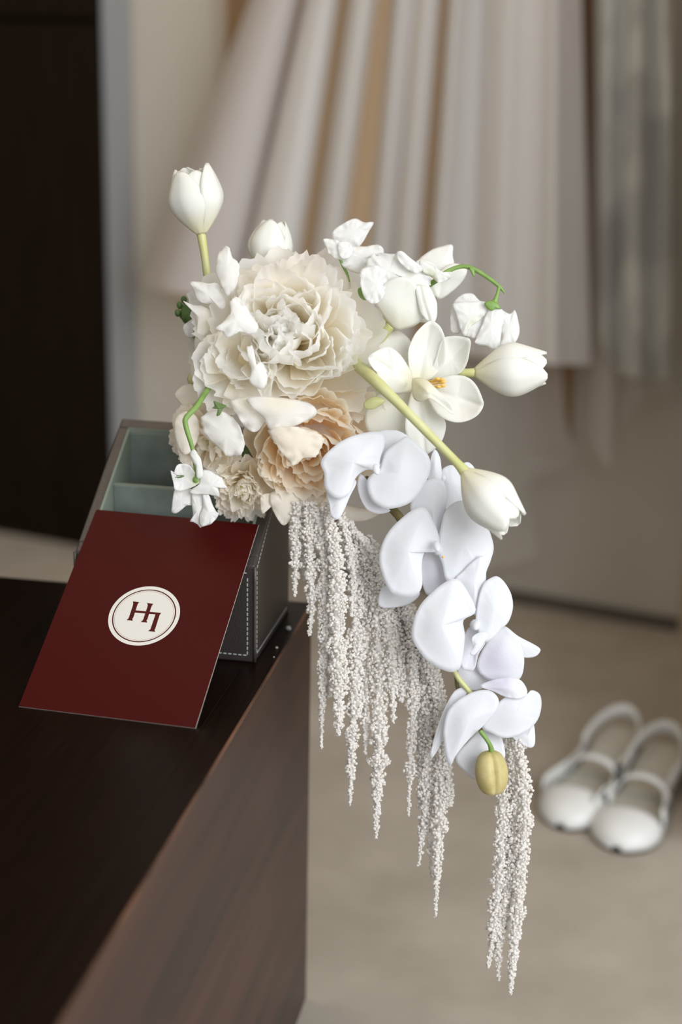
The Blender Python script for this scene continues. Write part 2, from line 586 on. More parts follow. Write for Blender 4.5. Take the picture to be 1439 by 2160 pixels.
strokes = [
    [(527, 447), (612, 459), (592, 487), (584, 510), (533, 668), (519, 690), (524, 716), (436, 705), (464, 684), (474, 660), (524, 508), (530, 480)],
    [(566, 571), (916, 607), (896, 634), (846, 628), (550, 602)],
    [(722, 470), (808, 482), (786, 512), (776, 536), (728, 690), (714, 712), (724, 741), (632, 731), (664, 706), (674, 680), (724, 530), (731, 502)],
    [(820, 598), (916, 607), (892, 642), (884, 668), (836, 822), (824, 842), (832, 869), (736, 857), (768, 832), (776, 808), (830, 650), (836, 630)],
]
for sidx, s in enumerate(strokes):
    pts = [oncard(*zc(x, y), 0.00008 + sidx * 0.00001) for x, y in s]
    mesh('monogram_stroke', pts, [tuple(range(len(pts)))[::-1]], M['ink'], emb, smooth=False)

# ------------------------------------------------------------------ bouquet
bq = P(640, 900, -30)
bouquet = empty('bouquet', bq)
tag(bouquet, 'cascading white bridal bouquet of peonies, tulips, orchids and amaranth on the leather caddy', 'bouquet')
random.seed(11)


def flower(name, center, label=None, mat=None, r=0.006):
    """the heart of one bloom: a small receptacle mesh that carries its petals"""
    vs_, fs = [], []
    n, m = 8, 6
    for i in range(m + 1):
        ph = math.pi * i / m
        for k in range(n):
            th_ = 2 * math.pi * k / n
            vs_.append(center + V((math.sin(ph) * math.cos(th_), math.sin(ph) * math.sin(th_), math.cos(ph))) * r)
    for i in range(m):
        for k in range(n):
            fs.append((i * n + k, (i + 1) * n + k, (i + 1) * n + (k + 1) % n, i * n + (k + 1) % n))
    o = mesh(name, vs_, fs, mat or M['tstem'], bouquet)
    if label:
        o['label'] = label
    return o


def opetal(parent, outline, center=None, cd_=0.0, mat='tulip', d=0.0, p=2.0, ruffle=0.0, freq=9, seg=56, rings=8, tilt=(0, 0),
           base=None, btint=0.0, brange=60.0, name='petal', wob=0.0, edge_up=0.0, crease=None, solid=0.0005, jag=0.0, dome=0.085):
    """petal from its traced outline: (px, py[, mm toward camera]); real depth comes from dome, tilt and per-point depths"""
    xs = [q_[0] for q_ in outline]
    ys = [q_[1] for q_ in outline]
    cx, cy = center if center else (sum(xs) / len(xs), sum(ys) / len(ys))
    pts = [(q_[0], q_[1], (q_[2] if len(q_) > 2 else 0.0) + tilt[0] * (q_[0] - cx) / 100 + tilt[1] * (q_[1] - cy) / 100) for q_ in outline]
    size = max(max(xs) - min(xs), max(ys) - min(ys))
    mb = sum(q_[2] for q_ in pts) / len(pts)
    cap_ = (0.065 if mat == 'orchid' else dome) * size / 3.0
    cd_ = mb + max(-cap_ * 1.5, min(cap_, cd_ - mb))
    if mat == 'orchid':
        pts = [(x_, y_, mb + (z_ - mb) * .4) for x_, y_, z_ in pts]
    b = crom(pts, seg, True)
    ph = random.random() * 6.28
    sd = V((random.random() * 50, random.random() * 50, 0))
    vs_, fs, tn = [P(cx, cy, d + cd_)], [], []

    def tint_of(x, y):
        if base is None:
            return btint
        return btint * max(0.0, 1 - math.hypot(x - base[0], y - base[1]) / brange)
    tn.append(tint_of(cx, cy))
    for r in range(1, rings + 1):
        f = r / rings
        for k in range(seg):
            x = cx + (b[k][0] - cx) * f
            y = cy + (b[k][1] - cy) * f
            dz = cd_ + (b[k][2] - cd_) * ((1 - math.cos(math.pi * f)) / 2 if mat == 'orchid' else f ** p)
            a_ = 2 * math.pi * k / seg
            if ruffle and mat == 'sweet':
                dz += 1.1 * ruffle * f ** 2 * noise.noise(V((x / 9, y / 9, 5)) + sd)
            if ruffle:
                dz += ruffle * f ** 3 * (math.sin(a_ * freq + ph) * 0.25 + 1.1 * noise.noise(V((x / 14, y / 14, 0)) + sd))
            sk = {'sweet': .55, 'peony': .35, 'peony2': .3, 'carn': .4, 'whitefl': .6, 'tulip': .3, 'orchid': .22}.get(mat, 0)
            if sk:
                dz += sk * f * noise.noise(V((math.cos(a_) * 5, math.sin(a_) * 5, f * 1.3)) + sd)
            if wob:
                dz += wob * noise.noise(V((x / 40, y / 40, 3)) + sd) * f
            if edge_up:
                dz += edge_up * f ** 6
            if crease:
                (x0, y0), (x1, y1), amp, wid = crease
                L2 = math.hypot(x1 - x0, y1 - y0)
                dist = abs((x - x0) * (y1 - y0) - (y - y0) * (x1 - x0)) / L2
                if mat == 'orchid':
                    amp, wid = .5, 22
                dz -= amp * math.exp(-(dist / wid) ** 2) * (0.2 + 0.8 * min(1, f * 1.5))
            if jag and f > 0.8:
                j = 1 + jag * (f - 0.8) * 5 * noise.noise(V((x / 6, y / 6, 9)) + sd)
                x = cx + (x - cx) * j
                y = cy + (y - cy) * j
            vs_.append(P(x, y, d + dz))
            tn.append(tint_of(x, y))
    for k in range(seg):
        fs.append((0, 1 + k, 1 + (k + 1) % seg))
    for r in range(rings - 1):
        o_ = 1 + r * seg
        for k in range(seg):
            k2 = (k + 1) % seg
            fs.append((o_ + k, o_ + seg + k, o_ + seg + k2, o_ + k2))
    return mesh(name, vs_, fs, M[mat], parent, tint=tn, solid=0.0002 if mat == 'sweet' else solid)


def frame(axis):
    a = axis.normalized()
    u = a.cross(V((0.13, 0.2, 0.97)))
    if u.length < 0.1:
        u = a.cross(V((1, 0, 0)))
    u.normalize()
    return a, u, a.cross(u)


def ruffled(parent, base, axis, az, L, W, a0, a1, cup, ruf, freq, mat, tmax=1.0, tpow=1.5, seed=0, nu=12, nv=25, roll=0.0, notch=0.1, lean=0.0, solid=0.0):
    """one loose peony petal: leaves the base at angle a0 from the axis, ends at a1, cupped across, crinkled along its rim"""
    a, u, v = frame(axis)
    rad = u * math.cos(az) + v * math.sin(az)
    side = a.cross(rad)
    sd = V((seed * 3.7, seed * 1.3, seed * 2.1))
    vs_, fs, tn = [], [], []
    for j in range(nv):
        s = 2 * j / (nv - 1) - 1
        nt_ = 1 - notch * (0.5 + 0.9 * noise.noise(V((s * 3.1, 0, 0)) + sd) + 0.5 * noise.noise(V((s * 8, 4, 0)) + sd) + 0.45 * noise.noise(V((s * 19, 7, 0)) + sd)) - 0.10 * abs(s) ** 2.5
        x = y = 0.0
        for i in range(nu):
            f = i / (nu - 1)
            if i:
                ang = a0 + (a1 - a0) * (f ** 1.2)
                x += math.sin(ang) * L * nt_ / (nu - 1)
                y += math.cos(ang) * L * nt_ / (nu - 1)
            ang = a0 + (a1 - a0) * (f ** 1.2)
            w = W * (0.22 + 0.78 * math.sin(min(1.0, f * 1.15 + 0.06) * math.pi / 2)) * (1 - 0.25 * max(0, f - 0.75) * 4 * abs(s) * 0.6)
            cphi = cup * s
            if abs(cup) > 1e-3:
                sx = math.sin(cphi) / cup * w
                sn = (1 - math.cos(cphi)) / cup * w
            else:
                sx, sn = s * w, 0
            nrm = -rad * math.cos(ang) + a * math.sin(ang)          # towards the flower's heart
            wav = ruf * (f ** 2) * (math.sin(s * freq + seed * 1.7) * 0.55 + 1.3 * noise.noise(V((s * 2.6, f * 2.0, 0)) + sd) + 0.5 * noise.noise(V((s * 7, f * 5, 2)) + sd))
            p_ = base + rad * x + a * y + side * (sx + roll * f * L) + nrm * (sn + wav) + rad * (lean * f)
            vs_.append(p_)
            tn.append(min(1.0, tmax * max(0.0, 1 - f * 1.05) ** tpow))
    for j in range(nv - 1):
        for i in range(nu - 1):
            k = j * nu + i
            fs.append((k, k + 1, k + nu + 1, k + nu))
    return mesh('petal', vs_, fs, M[mat], parent, tint=tn, solid=solid)


def rose(parent, center, axis, layers, mat, seed, tmax=1.0, loose=0.0, tpow=1.25):
    """layers: (count, length, half width, start angle, end angle, cup, ruffle, freq, base back-off, jitter)"""
    rnd = random.Random(seed)
    k = 0
    a = axis.normalized()
    for (n, L, W, a0, a1, cup, ruf, fr, back, jit) in layers:
        off = rnd.random() * 6.28
        for i in range(n):
            k += 1
            az = off + 2 * math.pi * i / n + rnd.uniform(-jit, jit)
            jv = V((rnd.uniform(-1, 1), rnd.uniform(-1, 1), rnd.uniform(-1, 1)))
            ruffled(parent, center - a * back + jv * (loose * .008), a + jv * loose, az, L * rnd.uniform(.9, 1.08), W * rnd.uniform(.88, 1.15),
                    a0 + rnd.uniform(-.12, .12) * (1 + jit), a1 + rnd.uniform(-.22, .22) * (1 + jit), cup * rnd.uniform(.7, 1.25), ruf * rnd.uniform(.7, 1.3), fr * rnd.uniform(.8, 1.25),
                    mat, tmax=tmax * rnd.uniform(.75, 1.1), tpow=tpow, seed=seed * 13 + k)


view = -fwd                                   # from the bouquet to the camera
mm = 0.001

# --- big white peony
pe = flower('peony', P(612, 715, -12), 'large open white peony with ruffled petals', M['stamen'], 0.008)
ax1 = (view + UP * 0.10 - RT * 0.03)
pc = P(617, 716, -16)
rose(pe, pc, ax1, [
    (10, 80 * mm, 33 * mm, 1.75, 0.95, 0.75, 3.4 * mm, 2.6, 10 * mm, .12),
    (10, 75 * mm, 31 * mm, 1.48, 0.62, 0.85, 3.4 * mm, 2.8, 5 * mm, .15),
    (10, 70 * mm, 28 * mm, 1.24, 0.25, 0.9, 3.2 * mm, 3.0, 2 * mm, .2),
    (9, 65 * mm, 25 * mm, 1.02, -.15, 0.95, 3.0 * mm, 3.2, 0, .3),
    (8, 59 * mm, 21 * mm, 0.80, -.40, 0.95, 3.0 * mm, 3.4, -2 * mm, .4),
    (6, 53 * mm, 17 * mm, 0.52, -.50, 0.9, 2.8 * mm, 3.6, -4 * mm, .5),
], 'peony', 3, .95, .30)
# petals that stand out: the hollow one low on its side, folded white tongues, ragged flags at the rim
rose(pe, P(512, 775, 4), view - RT * 0.18 - UP * 0.10, [
    (5, 43 * mm, 24 * mm, 1.55, 0.42, 0.9, 1.6 * mm, 2.0, 2 * mm, .15),
    (4, 34 * mm, 20 * mm, 1.50, 0.60, 0.8, 1.6 * mm, 2.4, 0, .25),
], 'peony', 41, .9, .12)
opetal(pe, [(521, 733), (531, 729), (537, 748), (541, 768), (552, 764), (564, 790), (561, 814), (546, 819), (527, 806), (531, 782), (525, 760)], None, 3, 'peony', 50, 2, 1.5, 5, tilt=(2, -3), jag=.1)
opetal(pe, [(486, 636), (500, 627), (515, 640), (530, 664), (546, 690), (530, 706), (505, 700), (481, 713), (470, 700), (455, 694), (470, 680), (487, 660)], None, 6, 'peony', 46, 1.6, 3, 5, jag=.12)
opetal(pe, [(400, 596), (416, 594), (438, 598), (462, 600), (476, 640), (467, 652), (453, 640), (432, 640), (416, 632), (407, 610)], None, 4, 'peony', 10, 1.6, 3, 4, tilt=(6, 0))
opetal(pe, [(386, 635), (409, 644), (428, 646), (450, 664), (440, 700), (415, 714), (418, 690), (409, 655)], None, 4, 'peony', 2, 1.6, 2, 4, base=(460, 690), btint=.4)
opetal(pe, [(456, 556), (462, 533), (478, 520), (484, 524), (489, 541), (496, 548), (505, 560), (500, 600), (480, 625), (466, 600), (455, 575)], None, 5, 'peony', 18, 1.8, 2, 5, jag=.1, tilt=(4, 0))
opetal(pe, [(486, 846), (540, 838), (566, 866), (545, 908), (522, 905), (503, 880)], None, 3, 'peony', 22, 2, 3, 4, base=(530, 830), btint=.4)
opetal(pe, [(520, 842), (580, 838), (650, 850), (668, 872), (640, 890), (602, 906), (570, 906), (556, 882)], None, 5, 'peony', 30, 2, 3, 5, base=(590, 830), btint=.4)

# --- apricot-hearted peony below it
p2 = flower('peony', P(650, 945, -10), 'cream peony with an apricot heart below the big white one', M['stamen'], 0.008)
ax2 = (view - UP * 0.42 + RT * 0.04)
rose(p2, P(648, 925, -28), ax2, [
    (7, 68 * mm, 33 * mm, 1.60, 0.22, 0.95, 1.4 * mm, 2, 6 * mm, .10),
    (8, 60 * mm, 26 * mm, 1.35, 0.15, 1.0, 1.8 * mm, 2.4, 3 * mm, .15),
    (8, 52 * mm, 20 * mm, 1.05, 0.05, 1.05, 2.0 * mm, 2.8, 1 * mm, .2),
    (7, 44 * mm, 15 * mm, 0.75, 0.0, 1.05, 2.0 * mm, 3, 0, .25),
    (6, 36 * mm, 11 * mm, 0.40, -.1, 1.0, 2.0 * mm, 3, -1 * mm, .3),
], 'peony2', 5, 1.0, .16, .7)
opetal(p2, [(568, 906), (610, 900), (650, 906), (682, 925), (668, 960), (640, 968), (621, 982), (600, 962), (580, 935)], None, 5, 'peony2', 30, 2, 4, 3, jag=.12, btint=.05, tilt=(0, -5))


# --- white ruffled bloom on the outer side
p3 = flower('carnation', P(440, 930, -14), 'white ruffled bloom beside the open box compartment', M['tstem'])
rose(p3, P(445, 925, -22), view - RT * 0.35 - UP * 0.15, [
    (8, 33 * mm, 15 * mm, 1.5, 0.75, .7, 2.0 * mm, 3, 3 * mm, .2),
    (8, 29 * mm, 14 * mm, 1.15, 0.2, .8, 2 * mm, 3, 1 * mm, .25),
    (7, 26 * mm, 11 * mm, 0.9, -.2, .9, 2 * mm, 3, 0, .3),
    (5, 22 * mm, 8 * mm, 0.6, -.4, .9, 1.6 * mm, 3, 0, .3),
], 'carn', 8, .7, .3)
opetal(p3, [(425, 880), (450, 866), (478, 872), (500, 890), (512, 915), (516, 940), (507, 960), (480, 962), (468, 950), (440, 925), (428, 905)], None, 5, 'peony', 16, 2, 3, 6, jag=.07, tilt=(4, 0))
opetal(p3, [(372, 880), (392, 868), (415, 880), (420, 915), (405, 950), (385, 958), (372, 930), (368, 905)], None, 4, 'carn', 4, 2, 2, 5)

# --- crinkled cream carnation at the bottom
p4 = flower('carnation', P(512, 1032, -16), 'cream crinkled carnation at the bottom of the bouquet', M['tstem'])
rose(p4, P(514, 1018, -26), view - UP * 0.55 - RT * 0.1, [
    (11, 30 * mm, 10 * mm, 1.45, 0.8, .7, 1.8 * mm, 5, 2 * mm, .2),
    (11, 28 * mm, 9 * mm, 1.2, 0.4, .7, 1.8 * mm, 5, 1 * mm, .25),
    (10, 26 * mm, 8 * mm, 0.95, 0.05, .7, 1.8 * mm, 5, 0, .3),
    (8, 23 * mm, 7 * mm, 0.65, -.2, .7, 1.8 * mm, 5, 0, .35),
    (6, 20 * mm, 6 * mm, 0.3, -.3, .7, 1.6 * mm, 5, 0, .4),
], 'carn', 21, .7, .3)

# --- loose cream bloom peeking out underneath
p5 = flower('carnation', P(590, 1050, -22), 'pale bloom hanging under the apricot-hearted peony', M['tstem'])
opetal(p5, [(572, 1040), (600, 1035), (635, 1045), (640, 1070), (622, 1085), (605, 1105), (594, 1106), (580, 1085), (570, 1060)], None, 4, 'carn', -8, 2, 2, 5)
opetal(p5, [(552, 1045), (572, 1042), (576, 1062), (560, 1080), (553, 1082), (550, 1062)], None, 2, 'carn', -10, 2, 1, 4)
opetal(p5, [(690, 1060), (740, 1068), (790, 1075), (800, 1085), (770, 1098), (730, 1100), (700, 1085)], None, 3, 'carn', -16, 2, 2, 4)
opetal(p5, [(610, 1040), (660, 1044), (710, 1050), (720, 1075), (670, 1085), (625, 1075)], None, 3, 'carn', -14, 2, 2, 4)

# --- far outer blossoms behind the peony
p6 = flower('stock_flower', P(412, 800, -28), 'small pale blossoms behind the white peony', M['tstem'])
opetal(p6, [(369, 831), (386, 814), (404, 811), (418, 820), (424, 840), (406, 853), (390, 858), (375, 844)], None, 3, 'carn', -20, 2, 1, 4)
opetal(p6, [(402, 772), (422, 750), (436, 780), (434, 825), (420, 832), (408, 810)], None, 3, 'carn', -18, 2, 1.5, 4)
opetal(p6, [(374, 838), (400, 846), (420, 838), (430, 860), (400, 872), (385, 862)], None, 3, 'carn', -24, 2, 1.5, 4)
opetal(p6, [(412, 712), (430, 705), (436, 740), (428, 770), (414, 750)], None, 3, 'peony', -14, 2, 1.5, 4)
opetal(p6, [(386, 690), (398, 678), (412, 672), (416, 700), (404, 712), (392, 708)], None, 3, 'whitefl', -16, 2, 1, 4)
opetal(p6, [(392, 660), (410, 652), (422, 660), (420, 690), (404, 690)], None, 3, 'whitefl', -18, 2, 1, 4)


def blob(name, c, rx, ry, rz, mat, parent, seg=12, rings=8, ax=None, lobes=0, lobe_amp=0.0, ph0=0.0, barrel=1.0):
    ax = ax or Z
    a, u, v = frame(ax)
    vs_, fs = [], []
    for i in range(rings + 1):
        ph = math.pi * i / rings
        for k in range(seg):
            th_ = 2 * math.pi * k / seg
            rr = 1.0
            if lobes:
                rr -= lobe_amp * (1 - abs(math.sin((th_ + ph0) * lobes / 2))) ** 4
            rr *= max(1e-6, math.sin(ph)) ** (barrel - 1) if barrel != 1 and 0 < i < rings else 1
            vs_.append(c + u * (rx * rr * math.sin(ph) * math.cos(th_)) + v * (ry * rr * math.sin(ph) * math.sin(th_)) + a * (rz * math.cos(ph)))
    for i in range(rings):
        for k in range(seg):
            fs.append((i * seg + k, (i + 1) * seg + k, (i + 1) * seg + (k + 1) % seg, i * seg + (k + 1) % seg))
    return mesh(name, vs_, fs, mat, parent)


gb = blob('bud_cluster', P(398, 662, -20), .006, .006, .008, M['darkgreen'], bouquet)
gb['label'] = 'dark green closed buds poking out beside the peony'
for (x, y, r) in ((388, 632, 7), (379, 644, 7), (392, 648, 8), (375, 660, 7), (385, 664, 8), (398, 660, 8), (404, 646, 6), (401, 673, 7)):
    blob('bud', P(x, y, -20 + random.uniform(-3, 3)), r * .31 * mm, r * .31 * mm, r * .4 * mm, M['darkgreen'], gb)
blob('bud', P(409, 704, -17), 2 * mm, 2 * mm, 3.4 * mm, M['green'], gb)
blob('bud', P(419, 733, -16), 1.2 * mm, 1.2 * mm, 1.4 * mm, M['darkgreen'], gb)
tube('stem', [P(398, 668, -20), P(402, 690, -21), P(416, 720, -26)], [1.6 * mm, 1.4 * mm, 1.4 * mm], M['green'], gb, 8)
cal = opetal(bouquet, [(451, 846), (462, 850), (478, 856), (470, 862), (467, 870), (463, 876), (457, 877), (462, 868), (458, 860), (448, 861), (453, 856)], None, 1.5, 'darkgreen', 24, 1.2, name='sepal')
cal['label'] = 'small dark green sepal between the blooms'


# --- tulips
def tulip(base, tip, wide, face=0.0, open_=0.45, label=None, spin=0.0, flare=0.0, seed=1, mat='tulip', tilt=None):
    """closed tulip: three outer and three inner petals wrapped round an axis from base to tip (world points)"""
    rnd = random.Random(seed)
    a, u, v = frame(tip - base)
    L = (tip - base).length
    fo_ = flower('tulip', base + a * 0.001, label, M['tstem'], 0.0035)
    nu, nv = 22, 15
    for k in range(6):
        inner = k % 2
        az = spin + k * math.pi / 3
        sl = L * (rnd.uniform(.95, 1.04) - (0.03 if inner else 0))
        vs_, fs, tn = [], [], []
        for j in range(nv):
            s = 2 * j / (nv - 1) - 1
            for i in range(nu):
                f = i / (nu - 1)
                r = wide * (0.10 + 0.90 * math.sin(min(1, f * 1.55 + .02) * math.pi / 2) ** 1.0) * (1 - (1 - open_) * max(0, (f - .40) / .60) ** 1.8)
                r *= (0.90 if inner else 1.0)
                r += flare * L * max(0, f - .75) ** 2 * 3
                half = 1.15 * (max(0.0, 1 - max(0, (f - .42) / .585) ** 2.3)) ** .55 * (0.75 + .25 * min(1, f * 3))
                ang = az + s * half
                rr = r * (1 + 0.035 * math.cos(s * math.pi) * (1 if not inner else .3)) - 0.05 * r * abs(s) ** 3
                rr -= 0.045 * wide * math.exp(-(s / .16) ** 2) * math.sin(f * math.pi)
                rr += 0.03 * wide * noise.noise(V((s * 2, f * 3, k + seed * 7)))
                y = sl * (f - .05 * (1 - f) * f) 
                vs_.append(base + a * y + (u * math.cos(ang) + v * math.sin(ang)) * rr)
                tn.append(max(0, 1 - f * 2.2) ** 1.5 * .9)
        for j in range(nv - 1):
            for i in range(nu - 1):
                q_ = j * nu + i
                fs.append((q_, q_ + 1, q_ + nu + 1, q_ + nu))
        mesh('petal', vs_, fs, M[mat], fo_, tint=tn, solid=0.0007)
    return fo_


t1 = tulip(P(425, 495, -14), P(402, 354, -8), 20.5 * mm, open_=.62, label='upright white tulip standing above the peony', spin=.25, seed=2)
tube('stem', [P(424, 490, -14), P(432, 540, -16), P(439, 600, -20), P(445, 660, -28)], [3.4 * mm, 2.8 * mm, 2.9 * mm, 2.9 * mm], M['tstem'], t1, 12)
t2 = tulip(P(560, 580, -34), P(577, 464, -30), 17 * mm, open_=.5, label='white tulip half hidden behind the peony', spin=.9, seed=3)
t3 = tulip(P(1000, 786, 8), P(1152, 778, 12), 20 * mm, open_=.50, label='cream white tulip pointing sideways below the sweet pea', spin=.5, seed=5, flare=.12)
tube('stem', [P(1004, 786, 8), P(985, 786, 8), P(960, 784, 4), P(900, 770, -12)], [3.4 * mm, 2.9 * mm, 2.9 * mm, 2.9 * mm], M['tstem'], t3, 12)
t4 = tulip(P(978, 993, 50), P(1084, 1114, 60), 19 * mm, open_=.55, label='white tulip hanging on a long pale stem over the orchids', spin=.2, seed=8, flare=.16)
tube('stem', [P(983, 998, 50), P(960, 972, 49), P(905, 916, 47), P(840, 850, 44), P(790, 802, 36), P(745, 762, -5)],
     [4.2 * mm, 3.0 * mm, 3.1 * mm, 3.4 * mm, 4.2 * mm, 4.0 * mm], M['tstem'], t4, 14, 40)

# open tulip
to = flower('tulip', P(872, 808, 2), 'wide open white tulip showing yellow stamens', M['stamen'], 0.005)
bt = dict(base=(882, 808), brange=48, btint=.75)
opetal(to, [(868, 800), (861, 748, 6), (869, 718, 8), (884, 695, 9), (908, 677, 8), (927, 687, 7), (937, 707, 6), (941, 728, 6), (939, 757, 4), (927, 781), (908, 800), (885, 806)], (900, 745), -1, 'tulip', 8, 2, .4, 3, crease=((885, 800), (908, 680), 1.0, 5), **bt)
opetal(to, [(905, 800), (920, 753, 4), (933, 716, 8), (955, 709, 10), (978, 711, 12), (992, 718, 15), (990, 744, 12), (984, 769, 9), (970, 788, 6), (945, 797, 2)], (950, 755), 0, 'tulip', 5, 2, .4, 3, crease=((905, 805), (990, 720), 1.0, 5), **bt)
opetal(to, [(872, 795), (861, 773, 8), (844, 748, 14), (826, 734, 18), (813, 732, 18), (791, 742, 20), (777, 753, 22), (779, 765, 24), (789, 779, 24), (795, 786, 22), (797, 800, 20), (811, 820, 16), (832, 831, 10), (853, 829, 6), (870, 822, 2)], (830, 783), 20, 'tulip', 6, 2, .4, 3, crease=((872, 805), (780, 756), 2.0, 6), **bt)
opetal(to, [(872, 820), (861, 855, 6), (855, 890, 8), (857, 917, 6), (869, 936, 4), (884, 954, 2), (896, 959), (908, 954), (927, 938, 2), (937, 919, 4), (941, 897, 5), (935, 880, 4), (920, 860, 2), (895, 825)], (897, 890), 6, 'tulip', 4, 2, .4, 3, crease=((882, 815), (896, 958), 1.4, 6), **bt)
opetal(to, [(890, 812), (916, 802, 4), (947, 793, 8), (974, 792, 10), (993, 800, 12), (1007, 816, 14), (1017, 839, 16), (1020, 855, 18), (1009, 874, 18), (990, 886, 17), (966, 891, 16), (943, 886, 14), (923, 874, 10), (906, 851, 4)], (962, 843), 8, 'tulip', 12, 2, .4, 3, crease=((890, 815), (1020, 856), 1.6, 5), **bt)
opetal(to, [(870, 802, 0), (884, 797, 4), (900, 802, 10), (914, 814, 16), (931, 831, 22), (947, 847, 26), (956, 862, 28), (958, 871, 29), (952, 872, 30), (935, 858, 29), (918, 846, 27), (905, 840, 24), (893, 846, 18), (880, 846, 10), (871, 834, 3)], (902, 826), 22, 'tulip', 20, 1.6, .3, 3, crease=((875, 812), (956, 870), 1.6, 5), **bt)
for (x0, y0, x1, y1) in ((900, 808, 938, 801), (902, 812, 940, 806), (904, 816, 930, 816), (900, 818, 940, 814), (898, 806, 928, 799)):
    tube('stamen', [P(x0, y0, 16), P((x0 + x1) / 2, (y0 + y1) / 2, 22), P(x1 - 6, y1, 26), P(x1, y1, 27)], [.6 * mm, .6 * mm, 1.2 * mm, .8 * mm], M['stamen'], to, 6)
# white tulip behind it
tb = flower('tulip', P(815, 800, -14), 'white tulip tucked behind the open one', M['tstem'])
opetal(tb, [(800, 715), (816, 703), (834, 696), (850, 703), (866, 720), (873, 745), (870, 790), (840, 800), (805, 780), (795, 745)], None, 4, 'tulip', -6, 2, .5, 3)
opetal(tb, [(770, 872), (790, 835), (838, 820), (872, 822), (868, 855), (862, 893), (862, 925), (828, 940), (780, 915)], None, 5, 'tulip', -4, 2, .5, 3, btint=.1)
opetal(tb, [(768, 850), (785, 838), (800, 838), (812, 846), (790, 862), (772, 862)], None, 2, 'tstem', 10, 2, name='sepal')

# tulip opening at upper right and its ruffled neighbour
t5 = flower('tulip', P(815, 688, -6), 'cream white tulip leaning out under the sweet pea cluster', M['tstem'])
opetal(t5, [(805, 600, 2), (835, 578, 6), (870, 574, 8), (896, 590, 8), (912, 615, 8), (922, 642, 6), (918, 677, 4), (890, 680, 4), (870, 672, 4), (840, 640, 2), (815, 630)], (870, 625), 12, 'tulip', 2, 2, .4, 3)
opetal(t5, [(782, 620, 0), (800, 606, 4), (835, 586, 8), (866, 588, 8), (882, 610, 6), (890, 640, 4), (890, 672, 0), (877, 686, -2), (858, 693, -3), (837, 696, -4), (820, 680, -3), (802, 655, -2)], (838, 640), 17, 'tulip', 8, 2.2, .4, 3, base=(822, 690), btint=.35, brange=70)
opetal(t5, [(878, 602), (905, 606), (918, 630), (922, 645), (918, 678), (903, 677), (888, 660), (880, 630)], None, 4, 'tulip', 14, 2, .5, 3, crease=((885, 605), (905, 675), 1.2, 4))
tube('stem', [P(826, 686, 2), P(812, 702, -2), P(795, 730, -10)], [3.4 * mm, 3.4 * mm, 3.2 * mm], M['tstem'], t5, 12)
t6 = flower('tulip', P(905, 610, -30), 'white tulip behind the arching sweet pea stem', M['tstem'])
opetal(t6, [(880, 556), (906, 530), (932, 520), (954, 517), (955, 540), (958, 560), (950, 600), (920, 625), (895, 600)], None, 6, 'tulip', -26, 2, .4, 3)
opetal(t6, [(925, 575), (956, 556), (984, 566), (979, 588), (957, 612), (926, 631), (905, 610)], None, 5, 'tulip', -20, 2, .4, 3)
opetal(t6, [(876, 556), (890, 548), (915, 556), (930, 590), (926, 628), (905, 615), (880, 590)], None, 4, 'tulip', -18, 2, .4, 3)

# --- sweet peas
sp = flower('sweet_pea', P(735, 545, -10), 'white ruffled sweet pea cluster above the peony', M['green'], .003)
opetal(sp, [(702, 508), (703, 487), (729, 469), (750, 461), (768, 469), (788, 469), (779, 487), (758, 520), (735, 522), (712, 518)], None, 2, 'sweet', -14, 2, 2, 5)
opetal(sp, [(682, 505), (700, 504), (718, 509), (736, 510), (745, 527), (739, 541), (718, 548), (696, 538), (688, 522)], None, 4, 'sweet', -4, 2, 2, 6)
opetal(sp, [(715, 512), (735, 510), (743, 524), (738, 542), (722, 546), (714, 530)], None, 5, 'sweet', 0, 2, 1, 4)
opetal(sp, [(740, 520), (770, 520), (797, 516), (810, 527), (805, 541), (779, 548), (776, 567), (758, 577), (729, 567), (718, 550), (728, 535)], None, 4, 'sweet', -6, 2, 2.5, 6)
opetal(sp, [(779, 540), (805, 534), (833, 536), (841, 530), (866, 545), (891, 565), (909, 592), (896, 604), (862, 592), (819, 600), (790, 628), (768, 617), (758, 585), (770, 560)], (820, 572), 8, 'sweet', 6, 2, 3.5, 8, jag=.06)
opetal(sp, [(760, 572), (790, 560), (815, 572), (822, 600), (805, 632), (785, 640), (766, 622)], None, 5, 'sweet', 12, 2, 2.5, 6)
opetal(sp, [(836, 540), (846, 529), (868, 546), (892, 566), (880, 576), (855, 566)], None, 3, 'sweet', 14, 2, 1.5, 4)
opetal(sp, [(885, 550), (913, 559), (935, 574), (953, 574), (949, 588), (927, 597), (910, 584), (891, 572)], None, 3, 'sweet', 8, 2, 2, 5, base=(905, 585), btint=.5, brange=25)
tube('stem', [P(716, 543, -4), P(724, 562, -8), P(738, 590, -16), P(750, 640, -24)], [1.0 * mm, 1.0 * mm, 1.1 * mm, 1.2 * mm], M['green'], sp, 8)
opetal(sp, [(756, 609), (768, 607), (771, 622), (776, 632), (766, 632), (757, 622)], None, 1, 'green', 4, 2, name='leaf')

